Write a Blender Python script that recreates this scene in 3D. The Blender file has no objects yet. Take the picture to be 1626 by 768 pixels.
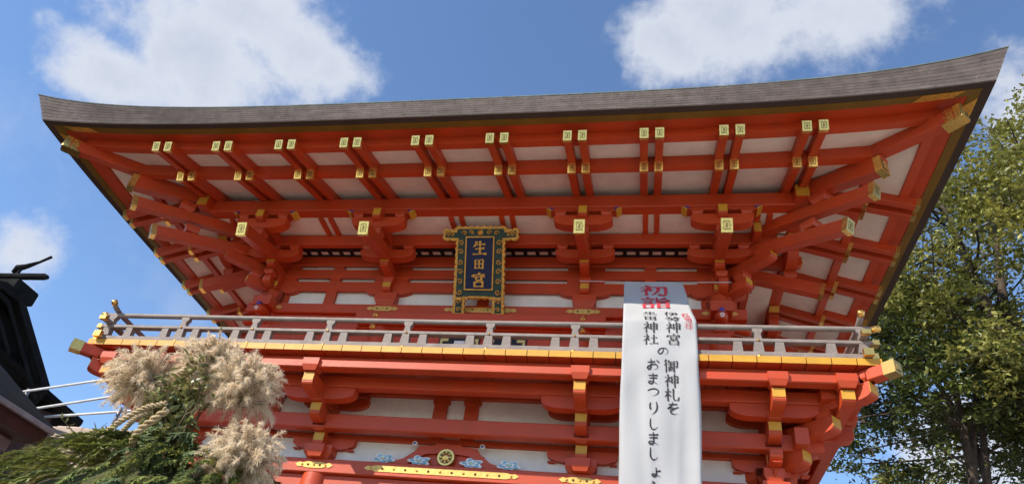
import bpy, math, random
from mathutils import Vector, Matrix, Euler
R = math.radians
sc = bpy.context.scene
COL = sc.collection
random.seed(11)

# ------------------------------------------------------------------ camera
cam_d = bpy.data.cameras.new('camera'); cam = bpy.data.objects.new('camera', cam_d); COL.objects.link(cam)
CAM = Vector((2.58, -8.727, 1.6)); YAW, PITCH, ROLL = -0.2292, 0.6099, 0.1433
fw = Vector((math.sin(YAW)*math.cos(PITCH), math.cos(YAW)*math.cos(PITCH), math.sin(PITCH)))
rt0 = Vector((math.cos(YAW), -math.sin(YAW), 0)); up0 = rt0.cross(fw)
rt = rt0*math.cos(ROLL) + up0*math.sin(ROLL); up = up0*math.cos(ROLL) - rt0*math.sin(ROLL)
M = Matrix((rt, up, -fw)).transposed().to_4x4(); M.translation = CAM
cam.matrix_world = M
cam_d.sensor_fit = 'HORIZONTAL'; cam_d.sensor_width = 36; cam_d.lens = 1113.15/1626*36
cam_d.shift_y = 79.78/1626
cam_d.clip_start = 0.05; cam_d.clip_end = 3000
sc.camera = cam

# ------------------------------------------------------------------ light
SUN_AZ, SUN_EL = R(43), R(39.3)          # azimuth measured to the left of the gate's front
S = Vector((-math.sin(SUN_AZ)*math.cos(SUN_EL), -math.cos(SUN_AZ)*math.cos(SUN_EL), math.sin(SUN_EL)))
sun_d = bpy.data.lights.new('sun', 'SUN'); sun_d.energy = 4.2; sun_d.angle = R(0.53); sun_d.color = (1, .91, .77)
sun = bpy.data.objects.new('sun', sun_d); COL.objects.link(sun)
sun.rotation_euler = S.to_track_quat('Z', 'Y').to_euler(); sun.location = (-20, -20, 30)

world = bpy.data.worlds.new('World'); sc.world = world; world.use_nodes = True
def build_world():
    nt = world.node_tree; N = nt.nodes; L = nt.links; N.clear()
    out = N.new('ShaderNodeOutputWorld'); bg = N.new('ShaderNodeBackground'); L.new(bg.outputs[0], out.inputs[0])
    bg.inputs[1].default_value = 0.15
    sky = N.new('ShaderNodeTexSky'); sky.sky_type = 'NISHITA'; sky.sun_disc = False
    sky.sun_elevation = SUN_EL; sky.sun_rotation = math.pi + SUN_AZ
    sky.air_density = 1.0; sky.dust_density = 0.0; sky.ozone_density = 4.5; sky.altitude = 30
    tc = N.new('ShaderNodeTexCoord')
    def vm(op, a, b=None):
        n = N.new('ShaderNodeVectorMath'); n.operation = op
        for i, x in enumerate((a, b)):
            if x is None: continue
            if isinstance(x, (tuple, Vector)): n.inputs[i].default_value = tuple(x)
            else: L.new(x, n.inputs[i])
        return n
    def ma(op, a, b=None, c=None, clamp=False):
        n = N.new('ShaderNodeMath'); n.operation = op; n.use_clamp = clamp
        for i, x in enumerate((a, b, c)):
            if x is None: continue
            if isinstance(x, (int, float)): n.inputs[i].default_value = x
            else: L.new(x, n.inputs[i])
        return n.outputs[0]
    d = tc.outputs['Generated']
    # cumulus banks: direction, width, height (radians-ish)
    banks = [((-0.631, 0.439, 0.639), .10, .06), ((-0.407, 0.533, 0.742), .07, .06), ((-0.556, 0.454, 0.697), .19, .105), ((-0.441, 0.506, 0.741), .095, .085), ((-0.487, 0.449, 0.749), .15, .09), ((0.164, 0.552, 0.817), .17, .095), ((0.030, 0.579, 0.815), .075, .085), ((0.103, 0.545, 0.832), .15, .09),
             ((-0.717, 0.548, 0.430), .075, .075), ((0.427, 0.605, 0.672), .08, .10), ((0.422, 0.817, 0.394), .2, .11),
             ((-.62, -.35, .62), .22, .1), ((.75, -.2, .55), .25, .12), ((-.2, -.75, .6), .22, .1), ((.55, .2, .8), .12, .1),
             ((-.93, .05, .35), .2, .09), ((.85, .35, .38), .2, .09)]
    best = None
    for c, rx, ry in banks:
        c = Vector(c).normalized(); e1 = Vector((0, 0, 1)).cross(c); e1 = -e1.normalized(); e2 = c.cross(e1); e2.normalize()
        df = vm('SUBTRACT', d, c).outputs[0]
        a = vm('DOT_PRODUCT', df, e1/rx).outputs['Value']; b = vm('DOT_PRODUCT', df, e2/ry).outputs['Value']
        q = ma('SQRT', ma('ADD', ma('MULTIPLY', a, a), ma('MULTIPLY', b, b)))
        v = ma('SUBTRACT', 1.0, q)
        best = v if best is None else ma('MAXIMUM', best, v)
    def noise(scale, det, rough, off):
        n = N.new('ShaderNodeTexNoise'); n.inputs['Scale'].default_value = scale; n.inputs['Detail'].default_value = det
        n.inputs['Roughness'].default_value = rough
        L.new(vm('ADD', d, off).outputs[0], n.inputs['Vector']); return n.outputs[0]
    n1 = noise(6.5, 9, .62, (3.1, 1.7, .4)); n2 = noise(19, 6, .6, (.2, 4, 1.3)); n3 = noise(3.0, 8, .6, (7.7, 2, 5))
    dens = ma('ADD', ma('MULTIPLY', best, .9), ma('ADD', ma('MULTIPLY', ma('SUBTRACT', n1, .5), 2.2), ma('MULTIPLY', ma('SUBTRACT', n2, .5), .55)))
    mr = N.new('ShaderNodeMapRange'); mr.interpolation_type = 'SMOOTHSTEP'
    L.new(dens, mr.inputs[0]); mr.inputs[1].default_value = .02; mr.inputs[2].default_value = .62
    wisp = N.new('ShaderNodeMapRange'); wisp.interpolation_type = 'SMOOTHSTEP'
    L.new(ma('ADD', n3, ma('MULTIPLY', n2, .22)), wisp.inputs[0]); wisp.inputs[1].default_value = .64; wisp.inputs[2].default_value = .95; wisp.inputs[4].default_value = .3
    fac = ma('MAXIMUM', mr.outputs[0], wisp.outputs[0], clamp=True)
    fac = ma('MULTIPLY', fac, .93)
    # thick cores are a little greyer than the sunlit rims
    shade = N.new('ShaderNodeMapRange'); L.new(ma('ADD', dens, ma('MULTIPLY', n2, .5)), shade.inputs[0])
    shade.inputs[1].default_value = .5; shade.inputs[2].default_value = 1.4
    cc = N.new('ShaderNodeMix'); cc.data_type = 'RGBA'; L.new(shade.outputs[0], cc.inputs[0])
    cc.inputs[6].default_value = (3.35, 3.5, 3.85, 1); cc.inputs[7].default_value = (2.65, 2.87, 3.35, 1)
    mx = N.new('ShaderNodeMix'); mx.data_type = 'RGBA'; L.new(fac, mx.inputs[0]); L.new(sky.outputs[0], mx.inputs[6]); L.new(cc.outputs[2], mx.inputs[7])
    L.new(mx.outputs[2], bg.inputs[0])
build_world()
vs = sc.view_settings
vs.view_transform = 'Standard'; vs.look = 'None'; vs.exposure = 0.65; vs.gamma = 1.0; vs.use_curve_mapping = False
sc.cycles.max_bounces = 6; sc.cycles.diffuse_bounces = 4; sc.cycles.transmission_bounces = 2; sc.cycles.glossy_bounces = 3
sc.cycles.adaptive_threshold = .03
sc.cycles.use_adaptive_sampling = True; sc.cycles.use_denoising = True

# ------------------------------------------------------------------ materials
MATS = {}
def mat(name, col, rough=.6, metal=0., var=.12, scale=3., bump=0., bscale=40., spec=.4, col2=None, isl=0., coat=0., sheen=0., trans=0.):
    m = bpy.data.materials.new(name); m.use_nodes = True; nt = m.node_tree; N = nt.nodes; L = nt.links
    b = N['Principled BSDF']; b.inputs['Roughness'].default_value = rough; b.inputs['Metallic'].default_value = metal
    b.inputs['Specular IOR Level'].default_value = spec; b.inputs['Coat Weight'].default_value = coat; b.inputs['Coat Roughness'].default_value = .46
    tc = N.new('ShaderNodeTexCoord'); n = N.new('ShaderNodeTexNoise'); n.inputs['Scale'].default_value = scale
    n.inputs['Detail'].default_value = 8; n.inputs['Roughness'].default_value = .65
    L.new(tc.outputs['Object'], n.inputs['Vector'])
    c2 = col2 or tuple(c*(1-var*2) for c in col); c1 = col if col2 else tuple(min(1, c*(1+var)) for c in col)
    mx = N.new('ShaderNodeMix'); mx.data_type = 'RGBA'
    ramp = N.new('ShaderNodeMapRange'); ramp.inputs[1].default_value = .32; ramp.inputs[2].default_value = .7
    L.new(n.outputs[0], ramp.inputs[0]); L.new(ramp.outputs[0], mx.inputs[0])
    mx.inputs[6].default_value = (*c1, 1); mx.inputs[7].default_value = (*c2, 1)
    outc = mx.outputs[2]
    if isl:
        g = N.new('ShaderNodeNewGeometry'); mr = N.new('ShaderNodeMapRange'); L.new(g.outputs['Random Per Island'], mr.inputs[0])
        mr.inputs[3].default_value = 1-isl; mr.inputs[4].default_value = 1+isl
        mu = N.new('ShaderNodeMix'); mu.data_type = 'RGBA'; mu.blend_type = 'MULTIPLY'; mu.inputs[0].default_value = 1
        L.new(outc, mu.inputs[6]); L.new(mr.outputs[0], mu.inputs[7]); outc = mu.outputs[2]
    L.new(outc, b.inputs['Base Color'])
    rr = N.new('ShaderNodeMapRange'); L.new(n.outputs[0], rr.inputs[0]); rr.inputs[3].default_value = max(0, rough-.1); rr.inputs[4].default_value = min(1, rough+.12)
    L.new(rr.outputs[0], b.inputs['Roughness'])
    if bump:
        bn = N.new('ShaderNodeTexNoise'); bn.inputs['Scale'].default_value = bscale; bn.inputs['Detail'].default_value = 5
        L.new(tc.outputs['Object'], bn.inputs['Vector'])
        bp = N.new('ShaderNodeBump'); bp.inputs['Strength'].default_value = bump; bp.inputs['Distance'].default_value = .01
        L.new(bn.outputs[0], bp.inputs['Height']); L.new(bp.outputs[0], b.inputs['Normal'])
    if trans:
        tr = N.new('ShaderNodeBsdfTranslucent'); L.new(outc, tr.inputs[0]); ms = N.new('ShaderNodeMixShader'); ms.inputs[0].default_value = trans
        L.new(b.outputs[0], ms.inputs[1]); L.new(tr.outputs[0], ms.inputs[2]); L.new(ms.outputs[0], N['Material Output'].inputs[0])
    MATS[name] = m; return m
mat('vermilion', (.53, .054, .008), .48, scale=2.6, bump=.16, bscale=18, spec=.5, col2=(.42, .055, .013))
mat('plaster', (.80, .75, .68), .85, var=.085, scale=2.0, bump=.1, bscale=60)
mat('gold', (.88, .54, .15), .27, metal=.88, var=.12, scale=25, bump=.06, bscale=90)
mat('gold_leaf', (.74, .46, .12), .45, metal=.35, var=.15, scale=25, bump=.1, bscale=80)
mat('goldline', (.16, .10, .03), .6, metal=.3)
mat('ochre', (.58, .30, .03), .5, var=.08, scale=4)
mat('shingle', (.33, .275, .25), .9, var=.13, scale=7, bump=.4, bscale=55, isl=.09, spec=.15)
mat('shingle_under', (.055, .038, .032), .9, var=.1)
mat('copper_edge', (.27, .31, .28), .6, var=.2, scale=6)
mat('ochre_board', (.17, .09, .007), .6, var=.1)
mat('rail', (.25, .207, .185), .6, var=.12, scale=7, spec=.3, bump=.15, bscale=30)
mat('black', (.012, .012, .014), .5, var=.1)
mat('navy', (.010, .016, .060), .45, var=.1, spec=.25)
mat('frame_green', (.012, .045, .032), .5, var=.25, scale=14)
mat('frame_gold', (.62, .33, .06), .5, metal=.35, var=.2, scale=25, bump=.4, bscale=70)
mat('purple', (.10, .05, .30), .5)
mat('blue', (.22, .45, .58), .5); mat('white_paint', (.8, .8, .78), .5)
mat('cloth', (.45, .45, .46), .9, var=.02, scale=4, bump=.15, bscale=220, trans=.12)
mat('ink_red', (.52, .035, .055), .8); mat('ink_black', (.03, .027, .03), .8)
mat('wire', (.6, .6, .6), .5, metal=.6)
mat('bark', (.075, .055, .04), .95, var=.3, scale=6, bump=.9, bscale=14)
mat('leaf', (.135, .16, .03), .42, var=.2, scale=.35, isl=.45, spec=.5, trans=.28, col2=(.055, .085, .018))
mat('leaf_yellow', (.34, .31, .065), .45, var=.2, scale=.4, isl=.4, spec=.5, trans=.3, col2=(.11, .13, .025))
mat('cedar', (.36, .35, .085), .6, var=.3, scale=3.2, isl=.45, trans=.3, col2=(.13, .19, .05))
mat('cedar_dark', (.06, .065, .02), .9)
mat('cedar_blue', (.13, .18, .065), .6, var=.3, scale=5, isl=.35, trans=.1)
mat('plume', (.90, .78, .60), .95, var=.1, scale=6, isl=.12, trans=.5, col2=(.76, .62, .45), spec=.05)
mat('spray_leaf', (.13, .17, .05), .38, var=.3, scale=9, isl=.5, trans=.2, col2=(.30, .25, .10))
mat('stem', (.16, .12, .06), .8)
mat('straw', (.47, .35, .20), .8, var=.2, scale=18, bump=.6, bscale=50)
mat('dark_roof', (.013, .013, .014), .9, var=.25, scale=2, bump=.4, bscale=25, spec=.08)
mat('dark_red_wood', (.05, .014, .010), .6, var=.2)
mat('grey_metal', (.30, .31, .33), .4, metal=.4)
mat('white_pipe', (.72, .73, .76), .35, metal=.1)
mat('beige_stone', (.52, .42, .35), .85, var=.15, scale=4, bump=.5, bscale=12)
mat('grey_plaster', (.24, .24, .27), .8)
mat('gravel', (.38, .33, .27), .9, var=.12, scale=8, bump=.6, bscale=30)

# ------------------------------------------------------------------ mesh builder
class MB:
    def __init__(s): s.v = []; s.f = []; s.mi = []
    def add(s, vs_, fs_, mi=0):
        o = len(s.v); s.v += [tuple(v) for v in vs_]; s.f += [tuple(i+o for i in f) for f in fs_]; s.mi += [mi]*len(fs_); return s
    def box(s, x0, x1, y0, y1, z0, z1, mi=0):
        return s.add([(x0,y0,z0),(x1,y0,z0),(x1,y1,z0),(x0,y1,z0),(x0,y0,z1),(x1,y0,z1),(x1,y1,z1),(x0,y1,z1)],
                     [(0,3,2,1),(4,5,6,7),(0,1,5,4),(1,2,6,5),(2,3,7,6),(3,0,4,7)], mi)
    def cbox(s, x0, x1, y0, y1, z0, z1, c=.012, mi=0):
        """box whose edges along its longest axis are chamfered"""
        dx, dy, dz = x1-x0, y1-y0, z1-z0
        def oct_(a0, a1, b0, b1): return [(a0+c,b0),(a1-c,b0),(a1,b0+c),(a1,b1-c),(a1-c,b1),(a0+c,b1),(a0,b1-c),(a0,b0+c)]
        if dx >= dy and dx >= dz: return s.prism(Vector((x0,0,0)), Vector((0,1,0)), Vector((0,0,1)), Vector((dx,0,0)), oct_(y0,y1,z0,z1), mi)
        if dy >= dz: return s.prism(Vector((0,y0,0)), Vector((0,0,1)), Vector((1,0,0)), Vector((0,dy,0)), oct_(z0,z1,x0,x1), mi)
        return s.prism(Vector((0,0,z0)), Vector((1,0,0)), Vector((0,1,0)), Vector((0,0,dz)), oct_(x0,x1,y0,y1), mi)
    def prism(s, o, A, B, E, pts, mi=0):
        n = len(pts); o = Vector(o); A = Vector(A); B = Vector(B); E = Vector(E)
        base = [o + A*a + B*b for a, b in pts]; vs_ = base + [p+E for p in base]
        if A.cross(B).dot(E) < 0:
            return s.add(vs_, [tuple(range(n)), tuple(range(2*n-1, n-1, -1))] + [((i+1)%n, i, n+i, n+(i+1)%n) for i in range(n)], mi)
        return s.add(vs_, [tuple(range(n-1, -1, -1)), tuple(range(n, 2*n))] + [(i, (i+1)%n, n+(i+1)%n, n+i) for i in range(n)], mi)
    def bar(s, p0, p1, w, h, c=.008, mi=0, upv=(0,0,1)):
        """chamfered beam from p0 to p1 with width w (sideways) and height h"""
        p0 = Vector(p0); p1 = Vector(p1); d = (p1-p0); E = d; dn = d.normalized()
        A = dn.cross(Vector(upv)).normalized(); B = A.cross(dn)
        x, y = w/2, h/2
        return s.prism(p0, A, B, E, [(-x+c,-y),(x-c,-y),(x,-y+c),(x,y-c),(x-c,y),(-x+c,y),(-x,y-c),(-x,-y+c)], mi)
    def tube(s, pts, rads, n=10, mi=0, caps=True):
        pts = [Vector(p) for p in pts]; o = len(s.v); prev = None
        for i, p in enumerate(pts):
            t = (pts[min(i+1, len(pts)-1)] - pts[max(i-1, 0)]).normalized()
            a = prev if prev is not None else (Vector((0,0,1)) if abs(t.z) < .9 else Vector((1,0,0)))
            a = (a - t*a.dot(t)).normalized(); prev = a; b = t.cross(a); r = rads[i] if isinstance(rads, (list, tuple)) else rads
            for k in range(n):
                q = 2*math.pi*k/n; s.v.append(tuple(p + (a*math.cos(q) + b*math.sin(q))*r))
        for i in range(len(pts)-1):
            for k in range(n):
                k2 = (k+1) % n; s.f.append((o+i*n+k, o+i*n+k2, o+(i+1)*n+k2, o+(i+1)*n+k)); s.mi.append(mi)
        if caps:
            s.f.append(tuple(o+k for k in range(n-1, -1, -1))); s.mi.append(mi)
            e = o+(len(pts)-1)*n; s.f.append(tuple(e+k for k in range(n))); s.mi.append(mi)
        return s
    def mesh(s, name, mats, smooth=False):
        me = bpy.data.meshes.new(name); me.from_pydata(s.v, [], s.f)
        for m in ([mats] if isinstance(mats, str) else mats): me.materials.append(MATS[m])
        me.polygons.foreach_set('material_index', s.mi)
        if smooth: me.polygons.foreach_set('use_smooth', [True]*len(s.f))
        me.update(); return me
def link(name, me, parent=None, loc=(0,0,0), rz=0., rx=0.):
    o = bpy.data.objects.new(name, me); COL.objects.link(o); o.parent = parent; o.location = loc; o.rotation_euler = (rx, 0, rz); return o
def part(name, mb, mats, parent, smooth=False): return link(name, mb.mesh(name, mats, smooth), parent)
def thing(name, label, cat, loc=(0,0,0), group=None, rz=0.):
    o = link(name, None, None, loc, rz); o.empty_display_size = .3; o['label'] = label; o['category'] = cat
    if group: o['group'] = group
    return o
def tag(o, label, cat, group=None):
    o['label'] = label; o['category'] = cat
    if group: o['group'] = group
    return o
def struct(name, mb, mats, smooth=False):
    o = part(name, mb, mats, None, smooth); o['kind'] = 'structure'; return o

# ------------------------------------------------------------------ ground
g = MB()
g.add([(-900,-900,0),(900,-900,0),(900,900,0),(-900,900,0)], [(0,1,2,3)])
struct('ground', g, 'gravel')

# =================================================================== SHRINE GATE
gate = thing('shrine_gate', 'vermilion two-storey shrine gate with white plaster, gold fittings and a thick shingled roof', 'gate')
V = 'vermilion'
AU, BU, UY = 1.6434, 2.0406, .456          # upper storey: half centre bay, side bay, front wall plane
HX, HY, YC = AU+BU, 1.95, .456+1.95        # upper half widths and depth centre
AL, BL = 1.8, 2.334                        # lower storey
LX = AL + BL; LYC = YC; LD = 2*YC          # lower storey front at y=0, depth LD
SP_C, SP_S = 1.0818, 1.0273                # rafter pair spacing

def Eup(s, n=5.5): return max(0., 1 - s/6.75)**n
# points of an eave: side 'f','l','r','b'; d outward from the upper wall, t in -1..1 along the run
def eave_pt(side, d, t, z, lift):
    hx = HX + d; hy = HY + d
    half = hx if side in 'fb' else hy
    fl = max(0., (d-1.5)/1.46)*.10 + .095*max(0., (lift-.155)/.145)
    half_c = half + fl
    a = t*half_c; s_ = half_c - abs(a); e = Eup(s_)
    dd = d + fl*max(0., 1 - s_/6.75)**3
    zz = z + lift*e
    if side == 'f': return (a, YC-HY-dd, zz)
    if side == 'b': return (-a, YC+HY+dd, zz)
    if side == 'r': return (HX+dd, YC+a, zz)
    return (-HX-dd, YC-a, zz)
def sweep(mb, side, sec, t0=-1., t1=1., n=48, mi=0, cap=True):
    """sec: list of (d, z, lift) forming a closed section, swept along one side between t0 and t1"""
    k = len(sec); o = len(mb.v)
    for i in range(n+1):
        t = t0 + (t1-t0)*i/n
        for d, z, lf in sec: mb.v.append(eave_pt(side, d, t, z, lf))
    for i in range(n):
        for j in range(k):
            j2 = (j+1) % k; mb.f.append((o+i*k+j, o+(i+1)*k+j, o+(i+1)*k+j2, o+i*k+j2)); mb.mi.append(mi)
    if cap:
        mb.f.append(tuple(o+j for j in range(k))); mb.mi.append(mi)
        mb.f.append(tuple(o+n*k+j for j in range(k-1, -1, -1))); mb.mi.append(mi)
    return mb
def tn(side, d, a):           # normalised t of a coordinate along the run
    half = (HX if side in 'fb' else HY) + d + max(0., (d-1.5)/1.46)*.10
    return a/half
SIDES = 'flr'

# ---- roof covering
D_B, Z_B, L_B = 2.956, 9.08, .15     # lower lip of the shingled edge
D_T, Z_T, L_T = 3.016, 9.325, .30     # upper lip
def zroof(d):
    q = D_T - d; return Z_T + .03 + .46*q + .075*q*q
roof_mb = MB()
ds = [D_T-.02, 2.6, 2.0, 1.2, .4, -.4, -1.0]
for side in 'flrb':
    for a, b in zip(ds[:-1], ds[1:]):
        n = 32; o = len(roof_mb.v)
        for i in range(n+1):
            t = -1+2*i/n
            la = L_T*max(0, (a-1)/2.1); lb = L_T*max(0, (b-1)/2.1)
            roof_mb.v.append(eave_pt(side, a, t, zroof(a), la)); roof_mb.v.append(eave_pt(side, b, t, zroof(b), lb))
        for i in range(n):
            roof_mb.f.append((o+2*i, o+2*i+2, o+2*i+3, o+2*i+1)); roof_mb.mi.append(0)
gx, gy, gz = HX-1.0+.5, HY-1.0, zroof(-1.)
RZ = gz + 1.15
roof_mb.add([(-gx,YC-gy-.1,gz-.1),(gx,YC-gy-.1,gz-.1),(gx,YC+gy+.1,gz-.1),(-gx,YC+gy+.1,gz-.1),(-gx,YC,RZ),(gx,YC,RZ)], [(0,1,5,4),(2,3,4,5),(1,2,5),(3,0,4)])
roof = part('roof', roof_mb, 'shingle', gate)
rb = MB().cbox(-gx-.2, gx+.2, YC-.2, YC+.2, RZ-.12, RZ+.38, .05); part('ridge_beam', rb, 'dark_roof', roof)
# ---- shingled edge: seven courses a side, each a row of separate butts
NC = 7
for side in 'flr':
    for k in range(NC):
        u0, u1 = k/NC, (k+1)/NC
        cm = MB(); half = (HX if side == 'f' else HY) + 3.1
        a = -half; first = True
        cuts = [-1.]
        while True:
            a += random.uniform(.3, .62)
            if a > half-.15: break
            cuts.append(a/half)
        cuts.append(1.)
        for c0, c1 in zip(cuts[:-1], cuts[1:]):
            j = random.uniform(-.002, .002); gap = .0012/half
            d0 = D_B + (D_T-D_B)*u0 + j; d1 = D_B + (D_T-D_B)*u1 + j + .006
            z0 = Z_B + (Z_T-Z_B)*u0 + .015; z1 = Z_B + (Z_T-Z_B)*u1 - .0015
            l0 = L_B + (L_T-L_B)*u0; l1 = L_B + (L_T-L_B)*u1
            sec = [(d0, z0, l0), (d1, z1, l1), (d1-.2, z1, l1), (d0-.2, z0, l0)]
            sweep(cm, side, sec, c0+(gap if c0 > -1 else 0), c1-(gap if c1 < 1 else 0), n=2 if abs(c0) < .6 else 3)
        part('shingle_course', cm, 'shingle', roof)
    e = MB(); sweep(e, side, [(D_B-.035, Z_B+.004, L_B), (D_T-.035, Z_T-.004, L_T), (D_T-.1, Z_T-.004, L_T), (D_B-.1, Z_B+.004, L_B)], n=60); part('eave_backing', e, 'shingle_under', roof)
    e = MB(); sweep(e, side, [(D_T+.012, Z_T+.008, L_T), (D_T+.018, Z_T+.018, L_T), (D_T-.2, Z_T+.05, L_T), (D_T-.2, Z_T+.008, L_T)], n=60)
    part('copper_edge', e, 'copper_edge', roof)
    # boards below the shingles, stepping back to the eave beam
    u = MB(); sweep(u, side, [(D_B-.002, Z_B-.004, L_B), (2.825, Z_B+.012, L_B), (2.825, Z_B+.06, L_B), (D_B-.002, Z_B+.005, L_B)], n=60); part('eave_underboard', u, 'shingle_under', roof)
    u = MB(); sweep(u, side, [(2.85, 9.081, .15), (2.735, 9.088, .15), (2.735, 9.15, .15), (2.85, 9.12, .15)], n=60); part('eave_board', u, 'ochre_board', roof)
    u = MB(); sweep(u, side, [(2.755, 9.096, .15), (2.46, 9.145, .15), (2.46, 9.2, .15), (2.715, 9.15, .15)], n=60); part('eave_board', u, V, roof)
    u = MB(); sweep(u, side, [(2.516, 9.0, .14), (2.516, 9.16, .15), (2.40, 9.2, .15), (2.40, 9.003, .13)], n=60); part('eave_beam', u, V, gate)
    u = MB(); sweep(u, side, [(1.976, 9.0, .06), (1.976, 9.2, .08), (1.86, 9.25, .08), (1.86, 9.0, .06)], n=48); part('eave_beam', u, V, gate)

# ---- rafters in pairs with gold caps, and the white boards above them
RW, RH = .108, .145
def px_pairs():
    out = []
    for i in range(10):
        k = i-4.5; m = abs(k); x = m*SP_C if m <= 1.5 else 1.5*SP_C + (m-1.5)*SP_S
        out.append(math.copysign(x, k))
    return out
FX = px_pairs(); SY = [-.60 + 1.0*k - YC for k in range(7)]
def pt(side, d, a, z):       # straight placement
    if side == 'f': return Vector((a, YC-HY-d, z))
    if side == 'r': return Vector((HX+d, YC+a, z))
    return Vector((-HX-d, YC-a, z))
def cap_mesh(w, h, t=.012, name='rafter_cap', pat=True):
    m = MB(); m.box(-w/2-.004, w/2+.004, -t, .05, -h/2-.004, h/2+.004)
    if pat:
        y = -t-.002
        for (x0, x1, z0, z1) in [(-.30,.30,.26,.31),(-.30,.30,-.31,-.26),(-.30,-.25,-.26,.26),(.25,.30,-.26,.26),(-.14,.14,.12,.17),(-.14,.14,-.03,.02),(-.14,.14,-.18,-.13),(-.03,.03,-.14,.14)]:
            m.box(x0*w, x1*w, y, -t+.004, z0*h, z1*h, 1)
    return m.mesh(name, ['gold', 'goldline'])
CAPM = cap_mesh(RW, RH)
def zbase(d): return 8.957 + .35*(2.013-d)
def zfly(d): return 8.887 + .33*(2.69-d)
def lift_at(side, a, d): 
    half = (HX if side == 'f' else HY) + d
    return Eup(half - abs(a))
rotz = {'f': 0., 'r': math.pi/2, 'l': -math.pi/2}
for side in SIDES:
    for ac in (FX if side == 'f' else SY):
        for off in (-.102, .102):
            a = ac+off; lf = lift_at(side, a, 2.7)
            corner = (HX if side == 'f' else HY)
            din_b = max(-.05, abs(a)-corner+.02)       # jack rafters stop at the hip
            r = MB(); r.bar(pt(side, 2.013, a, zbase(2.013)+lf*.10), pt(side, din_b, a, zbase(din_b)), RW, RH)
            ro = part('rafter', r, V, gate)
            c = link('rafter_cap', CAPM, ro, pt(side, 2.013, a, zbase(2.013)+lf*.10), rotz[side], math.atan(.38))
            din_f = max(1.7, abs(a)-corner+.02)
            r = MB(); r.bar(pt(side, 2.69, a, zfly(2.69)+lf*.22), pt(side, din_f, a, zfly(din_f)+lf*.1), RW, RH)
            ro = part('rafter', r, V, gate)
            c = link('rafter_cap', CAPM, ro, pt(side, 2.69, a, zfly(2.69)+lf*.22), rotz[side], math.atan(.30))
    pos = sorted(sum([[q-.102, q+.102] for q in (FX if side == 'f' else SY)], []))
    ed = [None]+pos+[None]
    for (dA, zA, lA), (dB, zB, lB) in [((2.45, zfly(2.45)+.062, .16), (1.9, zfly(1.9)+.062, .10)), ((1.9, zbase(1.9)+.062, .07), (-.1, zbase(-.1)+.062, 0.))]:
        nn = 0
        for p0, p1 in zip(ed[:-1], ed[1:]):
            m = MB(); n = 8
            o = 0
            for i in range(n+1):
                for (dd, zz, ll) in ((dA, zA, lA), (dB, zB, lB)):
                    half = (HX if side == 'f' else HY) + dd
                    hh = half+.02; q0 = -hh if p0 is None else max(-hh, min(hh, p0)); q1 = hh if p1 is None else max(-hh, min(hh, p1))
                    a = q0 + (q1-q0)*i/n; lf = Eup(max(0, half-abs(a)))
                    p = pt(side, dd, a, zz+ll*lf); m.v.append(tuple(p)); m.v.append((p.x, p.y, p.z+.02))
            for i in range(n):
                b = 4*i; m.f += [(b, b+2, b+6, b+4), (b+1, b+5, b+7, b+3)]; m.mi += [0, 0]
            part('soffit_panel', m, 'plaster', gate)

# ---- hip rafters at the two front corners
def hip(sx):
    def P(d, z): return Vector((sx*(HX+d), YC-HY-d, z))
    rz = sx*math.pi/4
    m = MB(); m.bar(P(2.0, 8.90), P(.0, 8.90+.35*2.0), .185, .25, .012); o = part('hip_rafter', m, V, gate)
    c = MB(); c.box(-.098, .098, -.015, .08, -.129, .129); c.box(-.06, .06, -.019, .0, -.09, .09, 1); c.box(-.045, .045, -.022, .0, -.07, .07)
    link('hip_cap', c.mesh('hip_cap', ['gold', 'goldline']), o, P(2.0, 8.90-.01), rz)
    m = MB(); m.bar(P(2.74, 9.017), P(1.6, 9.017+.20*1.14), .17, .20, .012); o = part('hip_rafter', m, V, gate)
    c = MB(); c.cbox(-.091, .091, -.03, .085, -.106, .106, .02)
    c.prism((-.093, 0, 0), (0,1,0), (0,0,1), (.186,0,0), [(.085,-.104),(.24,-.103),(.15,-.05),(.20,.0),(.15,.05),(.20,.1),(.085,.104)])
    link('hip_cap', c.mesh('hip_cap', ['gold', 'goldline']), o, P(2.74, 9.02), rz)
    # pierced gold fitting at the corner of the eave boards
    f = MB()
    for side in ('f', 'r' if sx > 0 else 'l'):
        s_ = sx if side == 'f' else (-1 if sx > 0 else 1)
        sweep(f, side, [(2.845, 9.076, .15), (2.74, 9.082, .15), (2.74, 9.086, .15), (2.845, 9.08, .15)], s_*.90, s_*.972, n=6)
    part('eave_fitting', f, 'frame_gold', gate)
for sx in (-1, 1): hip(sx)

# ---- upper bracket complexes
def boat_pts(L, h):          # lateral arm with rounded lower ends, top at 0
    pts = [(-L, 0)]
    for i in range(7):
        q = i/6*math.pi/2; pts.append((-L + (1-math.cos(q))*h*1.5, -h*.38 - math.sin(q)*h*.62))
    r = [(-x, z) for x, z in reversed(pts)]
    return pts + r
def boat(L, h, w, v, ztop, name='bracket_arm'):
    m = MB(); m.prism((0, -v-w/2, ztop), (1,0,0), (0,0,1), (0,w,0), boat_pts(L, h)); return m
def arm_out(v0, v1, z0, z1, w=.14):
    """outward arm: square top, underside curving up to the nose"""
    h = z1-z0; pts = [(-v0, z1), (-v0, z0)]
    for i in range(6):
        q = i/5*math.pi/2; pts.append((-(v1 - h*.9 + math.sin(q)*h*.9), z0 + (1-math.cos(q))*h*.3))
    pts.append((-v1, z1))
    m = MB(); m.prism((-w/2, 0, 0), (0,1,0), (0,0,1), (w,0,0), pts); return m
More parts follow.
